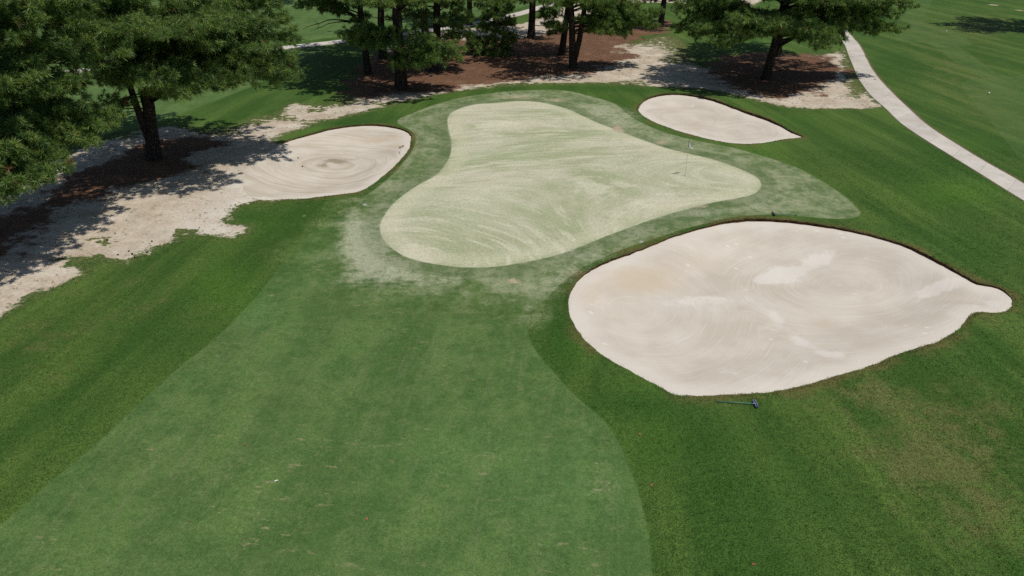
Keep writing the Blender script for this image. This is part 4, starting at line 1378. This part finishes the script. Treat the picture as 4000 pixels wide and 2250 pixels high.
cup = empty('golf_hole', (fp[0], fp[1], fz))
g = Geo()
g.lathe([(.052, .004), (.058, .012), (.066, .012), (.068, .004)], 20)
g.obj('rim', M['white_paint'], cup)
g = Geo()
g.lathe([(.001, .006), (.050, .007), (.054, .009)], 20)
g.obj('cup', M['dark_hole'], cup)
tag(cup, 'dark cup sunk in the putting green at the foot of the flagstick', 'golf hole')


# ------------------------------------------------------------------ bunker rakes
def rake(a, b, hw, head_dir, m_handle, m_head, m_edge, label, grip=0.0, sand=None):
    """a: tip of the handle, b: head; both pixels on the ground"""
    A, B = px(*a), px(*b)
    zb, za = float(land(B[None])[0]), float(land(A[None])[0])
    if sand:
        zb, za = sand_z(sand, B), sand_z(sand, A)
    L = float(np.linalg.norm(A - B))
    rz = math.atan2(A[1] - B[1], A[0] - B[0])
    e = empty('bunker_rake', (B[0], B[1], zb), rz)
    g = Geo()
    g.tube([(.02, 0, .075), (L * .5, 0, .06 + (za - zb) * .5), (L - grip, 0, .035 + za - zb)], [.017, .016, .015], 8)
    g.obj('handle', m_handle, e, True)
    if grip:
        g = Geo()
        g.tube([(L - grip, 0, .035 + za - zb), (L, 0, .03 + za - zb)], [.020, .019], 8)
        g.obj('grip', M['black'], e, True)
    D = px(*head_dir[1]) - px(*head_dir[0])
    hz = math.atan2(D[1], D[0]) - rz
    g = Geo()
    g.box((0, 0, .085), (.055, hw, .03), hz - math.pi / 2)
    g.box((0, 0, .06), (.03, hw * .97, .03), hz - math.pi / 2)
    head = g.obj('head', m_head, e)
    g = Geo()
    ca, sa = math.cos(hz), math.sin(hz)
    for sgn in (-1, 1):
        g.box((-sa * .036 * sgn, ca * .036 * sgn, .088), (.014, hw, .04), hz - math.pi / 2)
    g.obj('edge', m_edge, head)
    g = Geo()
    nt = 13
    for k in range(nt):
        t = (k - (nt - 1) / 2) / nt * hw
        x, y = ca * t, sa * t
        g.tube([(x, y, .06), (x - sa * .012, y + ca * .012, .002)], [.007, .004], 5)
    g.obj('teeth', m_head, head)
    g = Geo()
    g.tube([(-.01, 0, .088), (.10, 0, .075)], [.026, .021], 8)
    g.obj('socket', m_edge, e)
    return tag(e, label, 'rake', 'bunker rakes')


rake((2795, 1571), (2950, 1583), .40, ((2945, 1572), (2956, 1594)), M['teal'], M['navy'], M['lilac'], 'green handled rake with navy head lying on grass beside the largest bunker')
rake((3110, 856), (3017, 855), .46, ((3010, 846), (3024, 863)), M['teal'], M['black'], M['black'], 'dark headed rake lying on the grass above the largest bunker and the fringe', grip=.14)
rake((1560, 603), (1569, 577), .50, ((1558, 581), (1580, 573)), M['pale_stick'], M['black'], M['pale_stick'], 'rake with pale handle and black head lying in the swirled sand', grip=.35, sand='bunker_left')


# ------------------------------------------------------------------ small things lying about
def place(u, v, dz=0.0):
    p = px(u, v)
    return (p[0], p[1], float(land(p[None])[0]) + dz)


gm_ = Geo()
gm_.lathe([(.02, .05), (.055, .06), (.075, .095), (.08, .13), (.072, .165), (.045, .195), (.012, .208)], 14)
gs_ = Geo()
gs_.lathe([(.010, -.06), (.016, .0), (.018, .055)], 8)
for i, (u, v, lab) in enumerate([(3861, 370, 'white round tee marker alone on the wide mown grass by the cart path'), (3525, 116, 'white round tee marker near the tip of the pine boughs'), (3696, 126, 'white round tee marker on the pale mown strip near the tree shadow')]):
    e = empty('tee_marker', place(u, v))
    gm_.obj('ball', M['white_paint'], e, True)
    gs_.obj('spike', M['cover'], e, True)
    tag(e, lab, 'tee marker', 'white tee markers')

# pine cones
cg = Geo()
for k in range(9):
    z = k * .011
    r = .036 * math.sin(math.pi * (k + 1.2) / 10.5)
    n = 7
    for j in range(n):
        a_ = 2 * math.pi * (j + .5 * (k % 2)) / n
        ca, sa = math.cos(a_), math.sin(a_)
        cg.addvf([(ca * .006 - sa * .010, sa * .006 + ca * .010, z), (ca * .006 + sa * .010, sa * .006 - ca * .010, z), (ca * r + sa * .009, sa * r - ca * .009, z + .012), (ca * r - sa * .009, sa * r + ca * .009, z + .012), (ca * (r + .004), sa * (r + .004), z + .020)], [(0, 1, 2, 3), (3, 2, 4)])
cone_me = None
CONES = [(596, 943), (498, 980), (527, 1002), (573, 983), (417, 935), (1165, 605), (1181, 633), (916, 804), (3398, 303), (3420, 312), (515, 993), (456, 992), (1870, 250), (2090, 232), (3065, 326), (1996, 372)]
for i, (u, v) in enumerate(CONES):
    dz = 0
    pz = place(u, v)
    d = sdf(np.array([pz[:2]]), OUT['bunker_left'])[0]
    if d > 0:
        dz = sand_z('bunker_left', pz[:2]) - pz[2]
    if cone_me is None:
        o = cg.obj('pine_cone', M['cone'])
        cone_me = o.data
    else:
        o = bpy.data.objects.new('pine_cone', cone_me)
        COL.objects.link(o)
    s = random.uniform(1.0, 1.5)
    o.scale = (s, s, s)
    o.location = (pz[0], pz[1], pz[2] + .035 * s + dz)
    o.rotation_euler = (math.pi / 2, random.uniform(-.3, .3), random.uniform(0, 6.28))
    if d > 0:
        lab = 'small dark pine cone lying on the swirled sand inside the bunker'
    elif u > 3300:
        lab = 'small dark pine cone lying on the pale concrete of the cart path'
    elif u < 1000:
        lab = 'small dark pine cone lying on the open sandy ground near the rough'
    else:
        lab = 'small dark pine cone lying on the straw and sand under the pines'
    tag(o, lab, 'pine cone', 'fallen pine cones')

# dry leaves on the fairway and rough
lg = Geo()
lg.addvf([(-.05, 0, .01), (-.02, .03, .02), (.03, .032, .03), (.07, 0, .045), (.03, -.032, .022), (-.02, -.03, .012), (.0, 0, .006)], [(0, 6, 1), (1, 6, 2), (2, 6, 3), (3, 6, 4), (4, 6, 5), (5, 6, 0)])
leaf_me = None
for (u, v, lab) in [(960, 1739, 'dry orange leaf lying on the open fairway beside the pale curved mower mark'), (1434, 2032, 'dry reddish leaf lying low on the lighter part of the fairway'), (2943, 2207, 'dry orange leaf lying on the dark rough grass'), (2545, 1897, 'crumpled brown leaf on the dark rough close to the fairway edge'), (2500, 1700, 'brown leaf on the rough between the rake and the fairway edge')]:
    if leaf_me is None:
        o = lg.obj('leaf', M['leaf'])
        leaf_me = o.data
    else:
        o = bpy.data.objects.new('leaf', leaf_me)
        COL.objects.link(o)
    o.location = place(u, v, .008)
    o.rotation_euler = (0, 0, random.uniform(0, 6.28))
    tag(o, lab, 'leaf', 'fallen dry leaves')

# scrap of white paper, valve covers
sg_ = Geo()
sg_.addvf([(-.055, -.02, .006), (-.02, -.026, .03), (.0, -.018, .012), (.03, -.02, .034), (.06, -.008, .01), (.055, .02, .012), (.03, .024, .036), (.0, .026, .014), (-.02, .02, .032), (-.06, .016, .008)], [(0, 1, 8, 9), (1, 2, 7, 8), (2, 3, 6, 7), (3, 4, 5, 6)])
o = sg_.obj('paper_scrap', M['white_paint'])
o.location = place(1078, 1877, .004)
o.rotation_euler = (0, 0, .25)
tag(o, 'crumpled white paper scrap lying on a worn patch of fairway', 'paper scrap')
for (u, v, r_, lab) in [(1426, 809, .13, 'pale round valve cover in the grass below the swirled bunker'), (2503, 953, .11, 'grey round sprinkler cover on the strip between green and largest bunker')]:
    e = empty('valve_cover', place(u, v))
    g = Geo()
    g.lathe([(r_, -.02), (r_, .012), (r_ * .93, .020), (r_ * .86, .016)], 18)
    g.obj('ring', M['cover'], e)
    g = Geo()
    g.lathe([(r_ * .84, .0), (r_ * .84, .020), (r_ * .5, .026), (.01, .028)], 18)
    lid = g.obj('lid', M['cover'], e)
    g = Geo()
    g.box((r_ * .4, 0, .028), (.03, .02, .012))
    g.obj('keyhole', M['black'], lid)
    tag(e, lab, 'valve cover')


# ------------------------------------------------------------------ loose weeds on the sand and long blades in the rough
def scatter_blades(name, P, h, w, seed, tintlo=0, tinthi=1, per=5, rad=.06, extra=None):
    r = np.random.default_rng(seed)
    z = land(P)
    n = len(P) * per
    p = np.repeat(np.column_stack([P, z]), per, 0)
    p[:, :2] += r.normal(0, rad, (n, 2))
    d = r.normal(0, .55, (n, 3)) + [0, 0, 1]
    d[:, 2] = np.abs(d[:, 2])
    d /= np.linalg.norm(d, axis=1)[:, None]
    s = np.cross(d, r.normal(0, 1, d.shape))
    s /= np.linalg.norm(s, axis=1)[:, None]
    hh = h * r.uniform(.5, 1.3, (n, 1))
    V = np.stack([p - s * w, p + s * w, p + d * hh], 1).reshape(-1, 3)
    t = np.repeat(np.repeat(r.uniform(tintlo, tinthi, len(P)), per) + r.normal(0, .08, n), 3)
    o = mesh_obj(name, V, np.arange(len(V)).reshape(-1, 3), M['blade'], attrs={'tint': np.clip(t, 0, 1), **{k: np.repeat(v, per * 3) for k, v in (extra or {}).items()}})
    return tag(o, kind='stuff')


def rough_grass():
    r = np.random.default_rng(91)
    n = 150000
    t = r.random(n)
    Y = 9 + 39 * t ** 1.25
    X = r.uniform(-1, 1, n) * (6 + Y * .80)
    P = np.column_stack([X, Y])
    keep = np.ones(n, bool)
    for k in ('fairway', 'fringe', 'green', 'waste', *BUNKERS):
        keep &= gsd(P, k) < -.03
    keep &= gsd(P, 'path') < -.12
    P = P[keep]
    dry = np.clip(blobs(DRY, P), 0, 1)
    lush = np.clip(blobs(LUSH, P), 0, 1)
    return P, dry, lush, np.clip(blobs(DEEP, P), 0, 1)


RP, rdry, rlush, rdeep = rough_grass()
og = scatter_blades('grass', RP, .052, .0075, 15, .0, .62, per=4, rad=.045, extra={'dry': rdry, 'lush': rlush, 'deep': rdeep})
og['label'] = 'longer blades of the rough'
r = np.random.default_rng(77)
Q = np.column_stack([r.uniform(-34, 40, 60000), r.uniform(24, 95, 60000)])
sw_, ss_ = gsd(Q, 'waste'), np.max([gsd(Q, k) for k in ('straw_left', 'straw_mid', 'straw_right', 'bunker_left')], 0)
clump = vnoise(Q, .22, 5) + vnoise(Q, .6, 6) * .7
edge = np.exp(-np.abs(sw_) / .55)
ok = (ss_ < 0) & (sw_ > -.5) & ((edge * .8 + np.clip(clump, 0, 2) * .55) > r.random(len(Q)) * 1.5)
W = Q[ok]
o = scatter_blades('weeds', W, .085, .014, 5, .15, .95, per=6, rad=.05)
o['label'] = 'sparse weeds and grass tufts on the sandy ground'
print('tris', sum(len(m.polygons) for m in bpy.data.meshes), 'ground tris', len(F3), 'weeds', len(W))


# fallen needles lying on the straw and drifting over the sand
def litter_mat():
    mat = newmat('needle_litter')
    T = NT(mat)
    t = T.attr('tint')
    T.finish(T.mix(T.sstep(t, .1, .9), (.070, .035, .020), (.275, .165, .100)), .85, spec=.15)
    return mat


M['litter'] = litter_mat()
Q = np.column_stack([r.uniform(-36, 42, 150000), r.uniform(26, 100, 150000)])
st = np.max([gsd(Q, k) for k in ('straw_left', 'straw_mid', 'straw_right')], 0)
okb = np.max([gsd(Q, b) for b in BUNKERS], 0) < .2
wl = gsd(Q, 'waste')
prob = np.where(st > 0, .75, .55 * np.exp(np.minimum(st, 0) / .9)) * (wl > -1.0) * okb * np.clip(.75 + .8 * vnoise(Q, .3, 51), .1, 1.5)
Q = Q[prob > r.random(len(Q))]
n = len(Q) * 2
p = np.repeat(np.column_stack([Q, land(Q) + .012]), 2, 0)
p[:, :2] += r.normal(0, .12, (n, 2))
an = r.uniform(0, np.pi * 2, n)
d = np.column_stack([np.cos(an), np.sin(an), r.uniform(0, .22, n)]) * r.uniform(.14, .30, (n, 1))
sd_ = np.column_stack([-np.sin(an), np.cos(an), np.zeros(n)]) * .011
V = np.stack([p - sd_, p + sd_, p + d], 1).reshape(-1, 3)
o = mesh_obj('pine_straw', V, np.arange(len(V)).reshape(-1, 3), M['litter'], attrs={'tint': np.repeat(r.random(n), 3)})
tag(o, 'fallen brown needles on the straw beds', kind='stuff')
